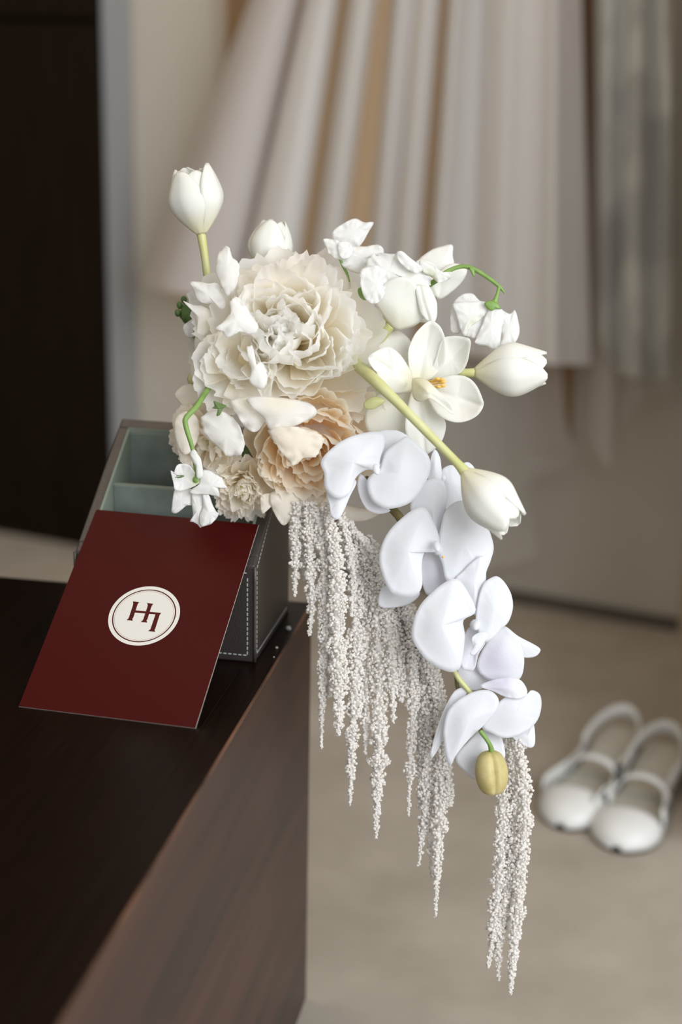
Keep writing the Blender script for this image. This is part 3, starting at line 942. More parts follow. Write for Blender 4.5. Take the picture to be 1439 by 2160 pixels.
s2 = flower('sweet_pea', P(1042, 642, 0), 'white sweet pea nodding from an arching green stem', M['green'], .0035)
tube('stem', [P(860, 640, -14), P(905, 602, -4), P(922, 590, 0), P(945, 572, 0), P(975, 562, 0), P(1000, 568, 0), P(1030, 586, 0), P(1055, 606, 0), P(1066, 620, 0)],
     [2.0 * mm, 2.0 * mm, 1.9 * mm, 1.6 * mm, 1.6 * mm, 1.6 * mm, 1.5 * mm, 1.3 * mm, .4 * mm], M['green'], s2, 10, 60)
tube('pedicel', [P(1053, 605, 0), P(1049, 622, 1), P(1042, 642, 1)], [1.3 * mm, 1.3 * mm, 2.2 * mm], M['green'], s2, 8)
opetal(s2, [(990, 564), (1000, 568), (1001, 584), (995, 576)], None, 1, 'green', 2, 2, name='bract', seg=24, rings=4)
opetal(s2, [(1022, 640), (1034, 634), (1050, 640), (1057, 652), (1048, 650), (1038, 655), (1028, 650)], None, 2, 'green', 8, 2, name='calyx', seg=24, rings=4)
opetal(s2, [(956, 642), (974, 622), (996, 619), (1012, 634), (1030, 642), (1010, 660), (975, 660)], None, 3, 'sweet', -6, 2, 1, 4)
opetal(s2, [(956, 640), (949, 671), (952, 698), (966, 704), (974, 695), (985, 670), (975, 650)], None, 3, 'sweet', -2, 2, 1, 4)
opetal(s2, [(955, 641), (985, 637), (1020, 636), (1038, 646), (1020, 670), (992, 690), (986, 706), (976, 707), (970, 690), (962, 665)], None, 5, 'sweet', 4, 2, 1.5, 5, base=(1005, 690), btint=.35, brange=30)
opetal(s2, [(1038, 645), (1055, 650), (1064, 662), (1060, 690), (1051, 736), (1030, 733), (1005, 725), (1003, 716), (1015, 690), (1026, 662)], None, 6, 'sweet', 6, 2, 1.5, 5)
opetal(s2, [(1050, 652), (1075, 662), (1087, 655), (1096, 690), (1094, 710), (1080, 730), (1052, 738), (1058, 700)], None, 4, 'sweet', 0, 2, 1.5, 5)
opetal(s2, [(990, 660), (1015, 655), (1025, 680), (1010, 710), (990, 712), (978, 700)], None, 3, 'sweet', 2, 2, 1.5, 5)

s3 = flower('sweet_pea', P(415, 1012, 30), 'small white blossom drooping from a bent green stem over the card', M['green'], .003)
tube('stem', [P(448, 808, -16), P(436, 824, 10), P(415, 857, 28), P(393, 881, 34), P(392, 898, 34), P(403, 935, 33), P(408, 955, 32), P(413, 990, 31), P(416, 1008, 31)],
     [2.0 * mm, 2.0 * mm, 1.9 * mm, 1.9 * mm, 1.8 * mm, 1.6 * mm, 1.5 * mm, 1.4 * mm, 1.2 * mm], M['green'], s3, 10, 70)
kw = dict(base=(418, 1014), btint=.6, brange=22)
opetal(s3, [(401, 956), (410, 948), (418, 959), (424, 969), (428, 992), (427, 1005), (416, 1009), (413, 985), (407, 974)], None, 3, 'sweet', 34, 2, .5, 4)
opetal(s3, [(360, 993), (366, 998), (373, 982), (384, 978), (399, 981), (409, 993), (417, 1006), (422, 1016), (409, 1026), (384, 1035), (369, 1033), (366, 1019)], (388, 1008), -2, 'sweet', 32, 2, .8, 4, **kw)
opetal(s3, [(424, 993), (442, 993), (458, 1002), (469, 1008), (473, 1019), (479, 1028), (473, 1031), (460, 1028), (463, 1041), (460, 1048), (440, 1043), (418, 1043), (398, 1040), (407, 1030), (420, 1020)], None, 4, 'sweet', 32, 2, .8, 5, jag=.05)
opetal(s3, [(369, 1032), (387, 1032), (408, 1034), (408, 1063), (393, 1067), (382, 1076), (372, 1083), (363, 1081), (362, 1074)], None, 3, 'sweet', 26, 2, .8, 4)
opetal(s3, [(406, 1040), (425, 1038), (434, 1042), (432, 1065), (430, 1095), (424, 1112), (416, 1106), (407, 1101), (401, 1099), (407, 1088), (405, 1063)], None, 3, 'sweet', 28, 2, .8, 5, jag=.05)
opetal(s3, [(428, 1040), (440, 1043), (447, 1061), (456, 1079), (462, 1083), (456, 1094), (447, 1104), (436, 1108), (424, 1110), (420, 1092), (428, 1070)], None, 4, 'sweet', 31, 2, .8, 5, jag=.05)
for (x0, y0) in ((376, 1004), (378, 1008), (374, 1007)):
    tube('stamen', [P(388, 1004, 36), P(x0 + 4, y0 - 1, 37), P(x0 - 4, y0, 37)], [.5 * mm, .3 * mm, .35 * mm], M['darkgreen'], s3, 5)


# --- orchids
def lipcol(parent, x, y, d, lx, ly):
    blob('column', P(x, y, d), 2.6 * mm, 2.2 * mm, 4.5 * mm, M['orchid'], parent, ax=P(lx, ly, d + 5) - P(x, y, d))


o1 = flower('orchid', P(795, 985, 18), 'white moth orchid against the apricot-hearted peony', M['orchid'], .004)
opetal(o1, [(797, 912, -2), (830, 907, -3), (852, 914, -4), (864, 926, -4), (845, 945), (818, 968), (803, 992), (794, 978), (796, 945)], None, 3, 'orchid', 14, 2)
opetal(o1, [(690, 1036, 0), (695, 1065, 2), (698, 1086, 4), (709, 1096, 6), (721, 1086, 5), (738, 1048, 2), (752, 1015, 0), (725, 1010, 0)], None, 4, 'orchid', 16, 2)
opetal(o1, [(806, 912, 0), (764, 914, 2), (723, 929, 4), (691, 954, 3), (676, 976, 0), (684, 999, 0), (684, 1023, 4), (695, 1044, 8), (718, 1052, 8), (738, 1040, 4), (750, 1009, 0), (771, 992, 0), (797, 990, 0), (803, 964, 0), (812, 936, 0)], (745, 975), 12, 'orchid', 20, 2.2, .6, 3, crease=((797, 985), (678, 975), 1.4, 8))
opetal(o1, [(800, 992, 0), (812, 955, 2), (835, 935, 4), (858, 920, 4), (880, 936, 2), (900, 955, 0), (908, 975, -2), (905, 1002, -2), (890, 1032, 0), (870, 1057, 2), (845, 1069, 4), (815, 1073, 4), (790, 1062, 2), (778, 1042, 0), (774, 1015, 0), (785, 1000)], (843, 998), 12, 'orchid', 21, 2.2, .6, 3, crease=((800, 995), (905, 990), 1.2, 8))
opetal(o1, [(760, 1000), (754, 1022), (760, 1050), (775, 1075), (800, 1084), (824, 1077), (800, 1065), (785, 1045), (776, 1015)], None, 3, 'orchid', 14, 2, name='lip', btint=.08)
lipcol(o1, 794, 990, 32, 799, 1012)

ob_ = flower('orchid', P(935, 1010, -2), 'white moth orchid bloom half hidden behind the hanging tulip', M['orchid'], .004)
opetal(ob_, [(903, 1012), (908, 970), (917, 948), (929, 968), (931, 1010), (918, 1030)], None, 3, 'orchid', 4, 2)
opetal(ob_, [(926, 1016), (931, 992), (953, 981), (974, 996), (985, 1030), (972, 1060), (941, 1078), (925, 1050)], None, 4, 'orchid', 0, 2)
opetal(ob_, [(968, 990), (978, 977), (990, 976), (1002, 990), (1000, 1012), (980, 1015)], None, 3, 'orchid', -6, 2)

o2 = flower('orchid', P(924, 1160, 20), 'large white moth orchid in the middle of the cascade', M['orchid'], .004)
opetal(o2, [(799, 1277), (804, 1242), (823, 1235), (855, 1235), (886, 1250), (865, 1273), (827, 1282)], None, 3, 'orchid', 8, 2)
opetal(o2, [(866, 1076, 0), (878, 1034, 2), (903, 1012, 3), (934, 1014, 3), (943, 1050, 1), (936, 1085, 0), (928, 1115, 0), (922, 1150, 2), (900, 1110, 0)], None, 5, 'orchid', 12, 2, .4, 3)
opetal(o2, [(893, 1166), (917, 1160), (940, 1170), (950, 1200), (942, 1228), (907, 1256), (892, 1237), (888, 1200)], None, 4, 'orchid', 10, 2, name='lip', btint=.10)
opetal(o2, [(921, 1163, 2), (896, 1166, 3), (890, 1194, 5), (891, 1232, 8), (882, 1252, 9), (862, 1260, 9), (834, 1256, 7), (818, 1242, 5), (806, 1211, 2), (800, 1180, 0), (806, 1148, 0), (823, 1117, 0), (851, 1090, 1), (876, 1073, 2), (897, 1072, 3), (913, 1096, 3), (927, 1135, 3)], (860, 1165), 14, 'orchid', 22, 2.2, .6, 3, crease=((925, 1158), (803, 1165), 1.2, 10))
opetal(o2, [(923, 1158, 2), (930, 1110, 3), (941, 1075, 2), (966, 1057, 0), (994, 1061, -2), (1021, 1094, -4), (1041, 1148, -6), (1036, 1180, -4), (1026, 1206, -2), (1021, 1230, 0), (975, 1232, 3), (943, 1228, 4), (933, 1190, 3)], (978, 1145), 13, 'orchid', 21, 2.2, .6, 3, crease=((925, 1160), (1040, 1150), 1.2, 10))
lipcol(o2, 922, 1152, 33, 926, 1172)
blob('anther', P(935, 1175, 32), .9 * mm, .9 * mm, .9 * mm, M['stamen'], o2)

o3 = flower('orchid', P(1003, 1318, 26), 'large white moth orchid low in the cascade with a curled lip', M['orchid'], .004)
opetal(o3, [(1064, 1322, 0), (1094, 1342, 1), (1136, 1365, 3), (1138, 1377, 4), (1125, 1386, 4), (1100, 1386, 3), (1076, 1372, 1)], None, 3, 'orchid', 2, 2)
opetal(o3, [(963, 1408), (1000, 1395), (1035, 1412), (1040, 1436), (1013, 1454), (985, 1455), (966, 1440)], None, 3, 'orchid', 2, 2)
opetal(o3, [(1018, 1370, 0), (1042, 1336, 0), (1064, 1322, 0), (1082, 1335, 2), (1100, 1362, 3), (1106, 1397, 3), (1098, 1430, 2), (1072, 1440, 2), (1030, 1434, 1), (1006, 1408, 0)], (1060, 1385), 7, 'orchid', 8, 2, .4, 3, base=(1045, 1395), btint=.5, brange=55)
opetal(o3, [(1012, 1447, 0), (1044, 1433, 2), (1080, 1429, 2), (1100, 1436, 1), (1112, 1455, 0), (1109, 1469, 1), (1091, 1474, 2), (1066, 1470, 2), (1040, 1458, 1)], None, 5, 'orchid', 20, 2, .6, 3, base=(1050, 1437), btint=.55, brange=45)
opetal(o3, [(960, 1228, 0), (975, 1206, 0), (997, 1185, 2), (1019, 1172, 3), (1025, 1199, 2), (1023, 1230, 1), (1013, 1255, 0), (1006, 1300, 0), (988, 1275, 0)], None, 5, 'orchid', 24, 2, .4, 3)
opetal(o3, [(983, 1332), (1000, 1318), (1026, 1322), (1026, 1352), (1010, 1380), (1001, 1411), (986, 1415), (973, 1405), (975, 1366)], None, -3, 'orchid', 20, 2, .5, 3, name='lip', btint=.12)
opetal(o3, [(978, 1308, 3), (981, 1338, 4), (978, 1372, 6), (972, 1405, 8), (958, 1417, 8), (936, 1414, 7), (905, 1397, 4), (883, 1372, 2), (869, 1344, 0), (872, 1311, 0), (886, 1277, 0), (911, 1250, 1), (941, 1227, 2), (966, 1222, 3), (988, 1250, 3), (1004, 1290, 3)], (932, 1320), 15, 'orchid', 30, 2.2, .6, 3, crease=((1000, 1310), (872, 1330), 1.0, 10))
opetal(o3, [(1004, 1316, 2), (1008, 1269, 2), (1019, 1233, 2), (1036, 1219, 1), (1050, 1216, 0), (1066, 1230, -2), (1079, 1255, -4), (1082, 1283, -5), (1073, 1311, -4), (1058, 1327, -2), (1039, 1347, 0), (1020, 1354, 2)], (1042, 1285), 11, 'orchid', 27, 2.2, .5, 3, crease=((1005, 1325), (1070, 1240), 1.2, 8))
opetal(o3, [(996, 1345), (1012, 1334), (1030, 1338), (1016, 1364), (1000, 1382), (992, 1378), (998, 1362)], None, 3, 'orchid', 34, 2, .6, 3, name='lip_lobe')
lipcol(o3, 1006, 1318, 38, 1000, 1336)

o4 = flower('orchid', P(1022, 1520, 14), 'white moth orchid seen from behind above the olive bud', M['orchid'], .004)
opetal(o4, [(961, 1600, 0), (990, 1562, 0), (1019, 1535, 0), (1050, 1540, 0), (1064, 1575, 2), (1062, 1602, 3), (1022, 1606, 3), (1010, 1636, 3), (1000, 1644, 3), (986, 1633, 2)], None, 4, 'orchid', 4, 2)
opetal(o4, [(1080, 1552, 0), (1114, 1536, 0), (1126, 1528, 0), (1129, 1564, 2), (1122, 1577, 3), (1105, 1572, 2)], None, 3, 'orchid', 6, 2)
opetal(o4, [(940, 1490, 0), (961, 1456, 1), (988, 1452, 2), (968, 1490, 4), (942, 1525, 4), (932, 1566, 2), (913, 1598, 0), (908, 1591, 0), (918, 1550, 0), (928, 1519, 0)], (938, 1520), 3, 'orchid', 12, 2)
opetal(o4, [(1016, 1532, 0), (1044, 1490, 4), (1075, 1466, 5), (1108, 1466, 4), (1122, 1456, 2), (1139, 1465, 0), (1142, 1491, -2), (1134, 1519, -2), (1114, 1540, 0), (1086, 1554, 2), (1058, 1556, 2), (1036, 1546, 1)], (1085, 1508), 10, 'orchid', 16, 2.2, .5, 3)
opetal(o4, [(1024, 1527, 2), (1046, 1500, 4), (1052, 1475, 3), (1032, 1456, 1), (997, 1460, 0), (963, 1480, -1), (944, 1502, -2), (936, 1533, -2), (936, 1564, -2), (943, 1606, 0), (952, 1613, 1), (963, 1592, 2), (991, 1558, 3)], (988, 1520), 12, 'orchid', 20, 2.2, .5, 3)
bd_ = blob('orchid_bud', P(1037, 1630, 22), 11.4 * mm, 11.4 * mm, 15.3 * mm, M['bud'], bouquet, 48, 20, ax=P(1032, 1586, 20) - P(1041, 1675, 22), lobes=3, lobe_amp=.26, ph0=0.35, barrel=.72)
bd_['label'] = 'closed olive yellow orchid bud'
tube('pedicel', [P(1013, 1542, 26), P(1024, 1556, 27), P(1034, 1572, 26), P(1038, 1590, 23)], [1.5 * mm, 1.5 * mm, 1.6 * mm, 2.4 * mm], M['green'], bd_, 10)
osm = tube('orchid_stem', [P(770, 1010, -10), P(828, 1074, 2), P(850, 1104, 6), P(900, 1210, 6), P(950, 1340, 8), P(962, 1420, 8), P(968, 1456, 8), P(1000, 1510, 8), P(1016, 1545, 16)],
           [3 * mm, 3 * mm, 3 * mm, 2.6 * mm, 2.2 * mm, 1.6 * mm, 1.6 * mm, 1.6 * mm, 1.5 * mm], M['ostem'], bouquet, 10, 60)
tube('pedicel', [P(958, 1412, 12), P(968, 1432, 14), P(988, 1456, 14), P(1004, 1480, 12)], [1.8 * mm, 1.9 * mm, 1.8 * mm, 1.6 * mm], M['tstem'], osm, 8)

# binding: stems gathered behind the blooms, resting in the box
stm = tube('stem_bundle', [P(640, 880, -40), bx(0.040, 0.082, 0.100), bx(0.052, 0.084, 0.028)], [15 * mm, 11 * mm, 10 * mm], M['darkgreen'], bouquet, 14, 20)

# --- trailing amaranth
ICO = []
gphi = (1 + 5 ** .5) / 2
for s1 in (-1, 1):
    for s2_ in (-1, 1):
        ICO += [V((0, s1, s2_ * gphi)), V((s1, s2_ * gphi, 0)), V((s2_ * gphi, 0, s1))]
ICO = [v.normalized() for v in ICO]
IF = []
for i in range(12):
    for j in range(i + 1, 12):
        for k in range(j + 1, 12):
            if (ICO[i] - ICO[j]).length < 1.1 and (ICO[j] - ICO[k]).length < 1.1 and (ICO[i] - ICO[k]).length < 1.1:
                n_ = (ICO[j] - ICO[i]).cross(ICO[k] - ICO[i])
                IF.append((i, j, k) if n_.dot(ICO[i]) > 0 else (i, k, j))


def strand(pts, rads, seed):
    """pts: (px, py, d) from the top down; rads: mm at those points"""
    rnd = random.Random(seed)
    raw = [tuple(P(*p_)) + (r * 1.25 * mm,) for p_, r in zip(pts, rads)]
    core = tube('amaranth_strand', [V(r[:3]) for r in raw], [r[3] * .26 + .0003 for r in raw], M['amar'], bouquet, 7, 40, .3)
    n = 140
    q_ = crom(raw, n, False)
    L = sum((V(q_[i + 1][:3]) - V(q_[i][:3])).length for i in range(n - 1))
    vs_, fs, tn = [], [], []
    step = L / n
    wx = rnd.random() * 20
    for i in range(n - 1):
        c = V(q_[i][:3])
        nx = V(q_[i + 1][:3])
        f = i / n
        rr = q_[i][3] * (0.72 + 0.75 * max(-.4, noise.noise(V((i * .16 + wx, seed, 0)))) + .25 * noise.noise(V((i * .5, seed, 5))))
        m = max(2, int(step * 6.2832 * rr / (0.0014 ** 2) * .72))
        for _ in range(m):
            th_ = rnd.random() * 6.2832
            rad_ = rr * (0.40 + 0.66 * rnd.random() ** .8)
            cc = c.lerp(nx, rnd.random()) + RT * (math.cos(th_) * rad_) + fwd * (math.sin(th_) * rad_)
            s = rnd.uniform(.75, 1.3) * mm * (1.0 if rr > .0018 else .7)
            sq = V((rnd.uniform(.7, 1.3), rnd.uniform(.7, 1.3), rnd.uniform(.7, 1.3)))
            k = len(vs_)
            tt = rnd.random() * .45
            for v in ICO:
                vs_.append(cc + V((v.x * sq.x, v.y * sq.y, v.z * sq.z)) * s)
                tn.append(tt)
            fs += [(k + a_, k + b_, k + c_) for a_, b_, c_ in IF]
    fo_ = mesh('florets', vs_, fs, M['amar'], core, tint=tn)
    fo_['kind'] = 'stuff'
    return core


STR = [
    # (points), (radii)
    ([(632, 1060, -6), (626, 1110, -6), (624, 1180, -6), (622, 1258, -6)], [4.5, 4.5, 3.6, .8]),
    ([(655, 1060, -2), (652, 1130, -2), (658, 1250, -2), (653, 1340, -2)], [4.5, 4.5, 4.2, .9]),
    ([(642, 1050, -14), (640, 1120, -14), (640, 1170, -14), (642, 1225, -14)], [4, 4, 3, 1]),
    ([(690, 1060, 4), (704, 1140, 8), (712, 1220, 8), (712, 1350, 8), (716, 1450, 8), (714, 1552, 8)], [3.5, 5, 6.0, 6.8, 6.2, 1.4]),
    ([(668, 1070, 0), (682, 1180, 0), (684, 1320, 0), (680, 1440, 0), (678, 1580, 0)], [3.5, 4.5, 4.5, 3.4, .7]),
    ([(705, 1080, -8), (700, 1200, -8), (700, 1340, -8), (690, 1470, -8)], [4, 5, 5, 2.5]),
    ([(720, 1090, 2), (738, 1160, 4), (744, 1230, 4), (742, 1300, 4)], [2.5, 3, 2.4, .7]),
    ([(715, 1080, -4), (745, 1200, -2), (752, 1380, -2), (744, 1540, -2), (738, 1700, -2)], [3, 5, 6, 4.6, .9]),
    ([(722, 1085, -10), (762, 1180, -10), (772, 1330, -10), (772, 1480, -10), (770, 1592, -10)], [3, 5, 5.5, 4, .9]),
    ([(735, 1100, -6), (782, 1200, -6), (800, 1380, -6), (800, 1560, -6), (796, 1660, -6), (794, 1768, -6)], [3, 5.4, 6.6, 6.2, 4.2, 1]),
    ([(748, 1120, -2), (790, 1170, -2), (812, 1260, -2), (828, 1400, -2), (830, 1525, -2)], [3, 4.2, 5.6, 5, 1]),
    ([(760, 1140, -12), (810, 1240, -12), (838, 1330, -12), (846, 1440, -12), (848, 1480, -12)], [3, 5, 5, 4.4, 1.6]),
    ([(780, 1130, -12), (830, 1230, -10), (864, 1320, -10), (872, 1420, -10), (868, 1560, -10), (862, 1722, -10)], [2.5, 4, 4.4, 4.6, 3.8, .8]),
    ([(800, 1180, -14), (850, 1260, -14), (890, 1380, -14), (904, 1520, -14), (898, 1680, -14), (884, 1826, -14)], [3, 5, 6, 6, 5, .8]),
    ([(820, 1220, -10), (880, 1340, -10), (924, 1460, -8), (934, 1600, -8), (926, 1760, -8), (918, 1935, -8)], [3, 5, 6, 6, 4.6, .7]),
    ([(850, 1280, -16), (900, 1400, -16), (912, 1560, -16), (908, 1720, -16), (912, 1850, -16)], [3, 5, 5, 4, 1]),
    ([(830, 1260, -18), (860, 1340, -18), (884, 1460, -18), (890, 1600, -18), (888, 1700, -18)], [3, 5, 5, 4.4, 1.6]),
    ([(938, 1560, -6), (946, 1620, -6), (948, 1670, -6), (950, 1700, -6)], [3.4, 3.4, 3, 1.6]),
    ([(1050, 1500, -2), (1078, 1570, -2), (1088, 1680, -2), (1084, 1800, -2), (1062, 1900, -2), (1052, 1990, -2), (1052, 2068, -2)], [2.5, 4, 6.5, 6.5, 5, 3.4, 1]),
    ([(1062, 1500, 4), (1096, 1570, 4), (1108, 1700, 4), (1100, 1820, 4), (1090, 1940, 4), (1082, 2020, 4), (1078, 2098, 4)], [2.5, 4, 5.4, 5.4, 4.6, 3.4, 1.2]),
    ([(1040, 1600, 0), (1062, 1690, 0), (1056, 1800, 0), (1046, 1900, 0), (1038, 1980, 0), (1030, 2042, 0)], [2.5, 5.5, 5.5, 4.4, 3, .7]),
    ([(1060, 1560, -8), (1076, 1700, -8), (1078, 1850, -8), (1070, 1960, -8)], [2.5, 6, 6, 2.5]),
]
for i, (pp, rr) in enumerate(STR):
    strand(pp, rr, i + 1)

# ------------------------------------------------------------------ crumbs dropped on the table
for i, (x, y, r, lab) in enumerate(((609, 1325, 2.4, 'white floret fallen by the table corner, the largest of the crumbs'), (584, 1366, 1.2, 'tiny white floret fallen on the table near the caddy corner'), (578, 1386, .7, 'smallest white speck fallen on the table edge'))):
    c = onz(x, y, TH + r * .7 * mm)
    fo_ = blob('fallen_floret', c, r * mm, r * .8 * mm, r * .7 * mm, M['whitefl'], None, 10, 6, lobes=5, lobe_amp=.3)
    tag(fo_, lab, 'floret', 'fallen florets on the table')

# ------------------------------------------------------------------ hanging dresses


def drape(name, cols, mat, parent, n=60, rows=26, ytop=-480, pinch=0.72, wave=0.0):
    """hanging cloth: cols = (px at y=0, px at hem, hem py, offset from the wall in cm at top, at hem); hangs in real folds before the wall"""
    q_ = crom([tuple(float(x) for x in c) for c in cols], n, False)
    xm = sum(c[0] for c in cols) / len(cols)
    vs_, fs = [], []
    for j in range(rows + 1):
        f = j / rows
        for k, (x0, x1, yh, o0, o1) in enumerate(q_):
            y = ytop + (yh - ytop) * f
            fy = y / yh
            x = x0 + (x1 - x0) * fy
            off = (o0 + (o1 - o0) * max(0, fy)) / 100
            off += wave * noise.noise(V((k * .25, f * 3, 1)))
            vs_.append(onwall(x, y, off))
    m = n
    for j in range(rows):
        for k in range(m - 1):
            i = j * m + k
            fs.append((i, i + 1, i + m + 1, i + m))
    return mesh(name, vs_, fs, mat, parent)


d1 = empty('wedding_dress', onwall(820, 740, .14))
tag(d1, 'long white pleated dress over a tan layer that stands for shade in its folds, hanging on the wall behind the bouquet', 'dress')
drape('lining', [(535, 335, 615, 9, 9), (640, 480, 650, 11, 11), (740, 640, 690, 10, 10), (840, 780, 715, 11, 11), (950, 900, 740, 10, 10), (1080, 1060, 760, 11, 11), (1225, 1236, 768, 9, 9)], M['lining'], d1)  # added layer; its tan imitates warm shade in the gaps between panels
drape('skirt_panel', [(526, 306, 600, 9, 10), (545, 340, 612, 15, 17), (590, 400, 622, 17, 19), (622, 470, 632, 15, 17), (634, 500, 640, 10, 11)], M['blush'], d1, 40)
drape('skirt_panel', [(640, 490, 640, 11, 12), (652, 510, 645, 15, 17), (685, 560, 660, 17, 19), (706, 600, 670, 15, 17), (716, 612, 675, 11, 12)], M['white_sat'], d1, 30)
drape('skirt_panel', [(738, 640, 680, 12, 12), (750, 660, 684, 16, 17), (775, 680, 690, 17, 18), (795, 700, 695, 12, 12)], M['white_sat'], d1, 30)
drape('skirt_panel', [(828, 762, 705, 11, 12), (845, 790, 712, 14, 15), (870, 812, 716, 12, 12), (900, 838, 722, 16, 18), (928, 868, 728, 13, 13)], M['white_sat'], d1, 30)
drape('skirt_panel', [(946, 895, 735, 12, 12), (962, 912, 738, 17, 18), (985, 945, 742, 14, 14), (1015, 985, 748, 12, 12), (1045, 1020, 754, 15, 15.5), (1075, 1050, 758, 16.5, 17), (1110, 1090, 762, 15, 15), (1145, 1130, 766, 15.2, 15.4),
                      (1172, 1165, 769, 17, 18), (1195, 1200, 770, 14, 14), (1228, 1246, 770, 10, 10)], M['white_sat'], d1, 80)


def sheet(name, rows, mat, parent, n=24, m=24):
    """cloth through rows of (px, py, cm from the wall)"""
    rr = [crom([tuple(map(float, c)) for c in r], n, False) for r in rows]
    cols = [crom([rr[j][k] for j in range(len(rr))], m, False) for k in range(n)]
    vs_ = [onwall(x, y, o / 100) for c in cols for (x, y, o) in c]
    fs = [(k * m + j, (k + 1) * m + j, (k + 1) * m + j + 1, k * m + j + 1) for k in range(n - 1) for j in range(m - 1)]
    return mesh(name, vs_, fs, mat, parent)


sheet('train', [
    [(640, 680, 9), (800, 700, 8), (960, 730, 9), (1060, 745, 8), (1120, 752, 9), (1185, 758, 8)],
    [(640, 800, 8), (800, 820, 7), (960, 850, 8), (1060, 865, 6), (1120, 870, 7), (1192, 880, 6)],
    [(650, 940, 8), (800, 950, 6), (950, 960, 8), (1050, 960, 5), (1120, 965, 7), (1206, 968, 6)],
    [(660, 1020, 7), (800, 1040, 6), (940, 1050, 8), (1040, 1045, 5), (1090, 1040, 6), (1128, 1030, 5)],
    [(670, 1120, 7), (800, 1140, 6), (930, 1150, 7), (1040, 1130, 5), (1090, 1115, 5), (1124, 1100, 4)],
    [(680, 1190, 7), (800, 1205, 6), (930, 1215, 7), (1040, 1198, 5), (1090, 1190, 5), (1134, 1172, 4)],
], M['tulle'], d1, 40, 30)

d2 = empty('lace_dress', onwall(1370, 780, .16))
tag(d2, 'grey white lace dress hanging beside the pleated dress', 'dress')
drape('underskirt', [(1250, 1246, 930, 6, 7), (1285, 1285, 985, 9, 9), (1318, 1318, 900, 7, 6), (1350, 1345, 850, 8, 8), (1385, 1385, 830, 6, 6), (1420, 1420, 830, 7, 7)], M['tulle'], d2, 50)
drape('skirt', [(1256, 1262, 690, 8, 8), (1285, 1278, 740, 12, 13), (1310, 1300, 780, 10, 10), (1345, 1340, 795, 14, 15), (1380, 1380, 800, 11, 11), (1404, 1404, 796, 13, 14), (1424, 1424, 790, 11, 11)], M['lace'], d2, 60, wave=.01)

# ------------------------------------------------------------------ shoes on the carpet


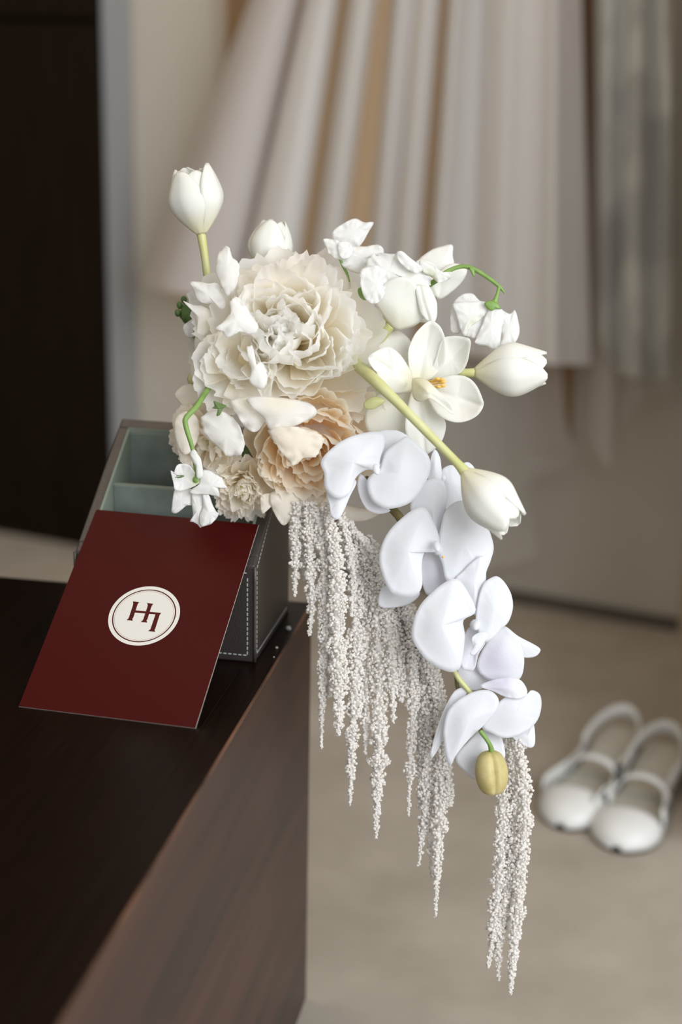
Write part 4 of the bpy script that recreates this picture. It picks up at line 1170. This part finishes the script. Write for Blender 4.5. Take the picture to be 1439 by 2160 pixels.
def make_shoe(name, toe, heel, label, buckle_side, flip):
    d = (toe - heel)
    L = d.length
    d.normalize()
    s = V((d.y, -d.x, 0)) * flip
    root = empty(name, heel)
    tag(root, label, 'shoe', 'pair of white strap shoes')
    # sole outline: u 0 heel .. 1 toe, half widths
    prof = [(0.0, .012, .012), (.03, .022, .022), (.12, .028, .027), (.25, .029, .026), (.42, .029, .024), (.58, .035, .028), (.72, .039, .034), (.84, .036, .034), (.93, .027, .027), (.985, .014, .014), (1.0, .005, .005)]
    q_ = crom([tuple(p_) for p_ in prof], 40, False)

    def lift(u):
        return 0.022 * max(0, 1 - u / .55) ** 1.3 + 0.004

    def ring(u, side, k):
        w = (q_[k][1] if side > 0 else q_[k][2])
        return heel + d * (u * L) + s * (side * w)
    vs_, fs = [], []
    n = len(q_)
    for k in range(n):
        u = q_[k][0]
        for side in (1, -1):
            vs_.append(ring(u, side, k) + Z * (lift(u) - .004 if u > .3 else lift(u) - .004))
            vs_.append(ring(u, side, k) + Z * (lift(u) + .004))
    for k in range(n - 1):
        a, b = 4 * k, 4 * k + 4
        fs += [(a + 1, a + 3, b + 3, b + 1), (a, b, b + 2, a + 2), (a, a + 1, b + 1, b), (a + 2, b + 2, b + 3, a + 3)]
    mesh('sole', vs_, fs, M['sole'], root)
    blk = [heel + d * x * L + s * y for (x, y) in ((.0, -.018), (.0, .018), (.2, .022), (.2, -.022))]
    hexa('heel', [b for b in blk] + [b + Z * (lift(.08) - .002) for b in blk], M['sole'], root, .003)
    mesh('insole', [ring(q_[k][0], sd, k) * 1.0 + Z * (lift(q_[k][0]) + .0055) - s * (sd * .003) for k in range(n) for sd in (1, -1)],
         [(2 * k, 2 * k + 1, 2 * k + 3, 2 * k + 2) for k in range(n - 1)], M['insole'], root)
    # toe box: dome from u=.60 to the tip, low side walls further back
    vs_, fs = [], []
    m = 15
    ks = [k for k in range(n) if q_[k][0] >= .74]
    for k in ks:
        u = q_[k][0]
        hgt = 0.022 * max(0.0, 1 - max(0.0, (u - .74) / .26) ** 2.4) ** .55 + .004
        hgt = max(hgt, .004)
        for j in range(m):
            th_ = math.pi * j / (m - 1)
            w = q_[k][1] if math.cos(th_) > 0 else q_[k][2]
            vs_.append(heel + d * (u * L) + s * (math.cos(th_) * w * 1.02) + Z * (lift(u) + math.sin(th_) ** .8 * hgt))
    for a in range(len(ks) - 1):
        for j in range(m - 1):
            i = a * m + j
            fs.append((i, i + 1, i + m + 1, i + m))
    mesh('toe_cap', vs_, fs, M['shoe'], root, solid=.002)
    for side in (1, -1):
        vs_, fs = [], []
        ks = [k for k in range(n) if .22 <= q_[k][0] <= .79]
        for k in ks:
            u = q_[k][0]
            hh = .022 + .006 * ((u - .22) / .57)
            p_ = ring(u, side, k)
            vs_ += [p_ + Z * lift(u), p_ + s * (side * .001) + Z * (lift(u) + hh * .6), p_ - s * (side * .002) + Z * (lift(u) + hh)]
        for a in range(len(ks) - 1):
            for j in range(2):
                i = a * 3 + j
                fs.append((i, i + 1, i + 4, i + 3))
        mesh('side_wall', vs_, fs, M['shoe'], root, solid=.002)
    # strap across the instep
    u = .50
    pts = []
    for j in range(9):
        th_ = math.pi * j / 8
        pts.append(heel + d * (u * L) + s * (math.cos(th_) * .029) + Z * (lift(u) + .012 + math.sin(th_) * .024))
    vs_, fs = [], []
    for p_ in pts:
        vs_ += [p_ - d * .008, p_ + d * .008]
    fs = [(2 * j, 2 * j + 1, 2 * j + 3, 2 * j + 2) for j in range(8)]
    mesh('instep_strap', vs_, fs, M['shoe'], root, solid=.002)
    bq_ = heel + d * (u * L) + s * (buckle_side * .027) + Z * (lift(u) + .026)
    blob('buckle', bq_, .0055, .0055, .0065, M['black'], root, 10, 6)
    # sling strap round the heel
    pts = []
    for j in range(17):
        a = math.pi * j / 16
        pts.append(heel + d * (L * .30 - math.sin(a) * L * .29) + s * (math.cos(a) * .029) + Z * (lift(.1) + .012 + .020 * math.sin(a)))
    vs_ = []
    for p_ in pts:
        vs_ += [p_ - Z * .007, p_ + Z * .008]
    mesh('heel_strap', vs_, [(2 * j, 2 * j + 1, 2 * j + 3, 2 * j + 2) for j in range(16)], M['shoe'], root, solid=.002)
    return root


ta, ha = onz(1182, 1752, 0), onz(1316, 1586, 0)
make_shoe('strap_shoe', ta, ha, 'white strap shoe closest to the hanging amaranth', -1, 1)
tb_, hb = onz(1300, 1800, 0), onz(1402, 1622, 0)
make_shoe('strap_shoe', tb_, hb, 'white strap shoe on the far side of its pair, nearer the camera', 1, 1)
print('tris', sum(len(o.data.polygons) for o in bpy.data.objects if o.type == 'MESH'))
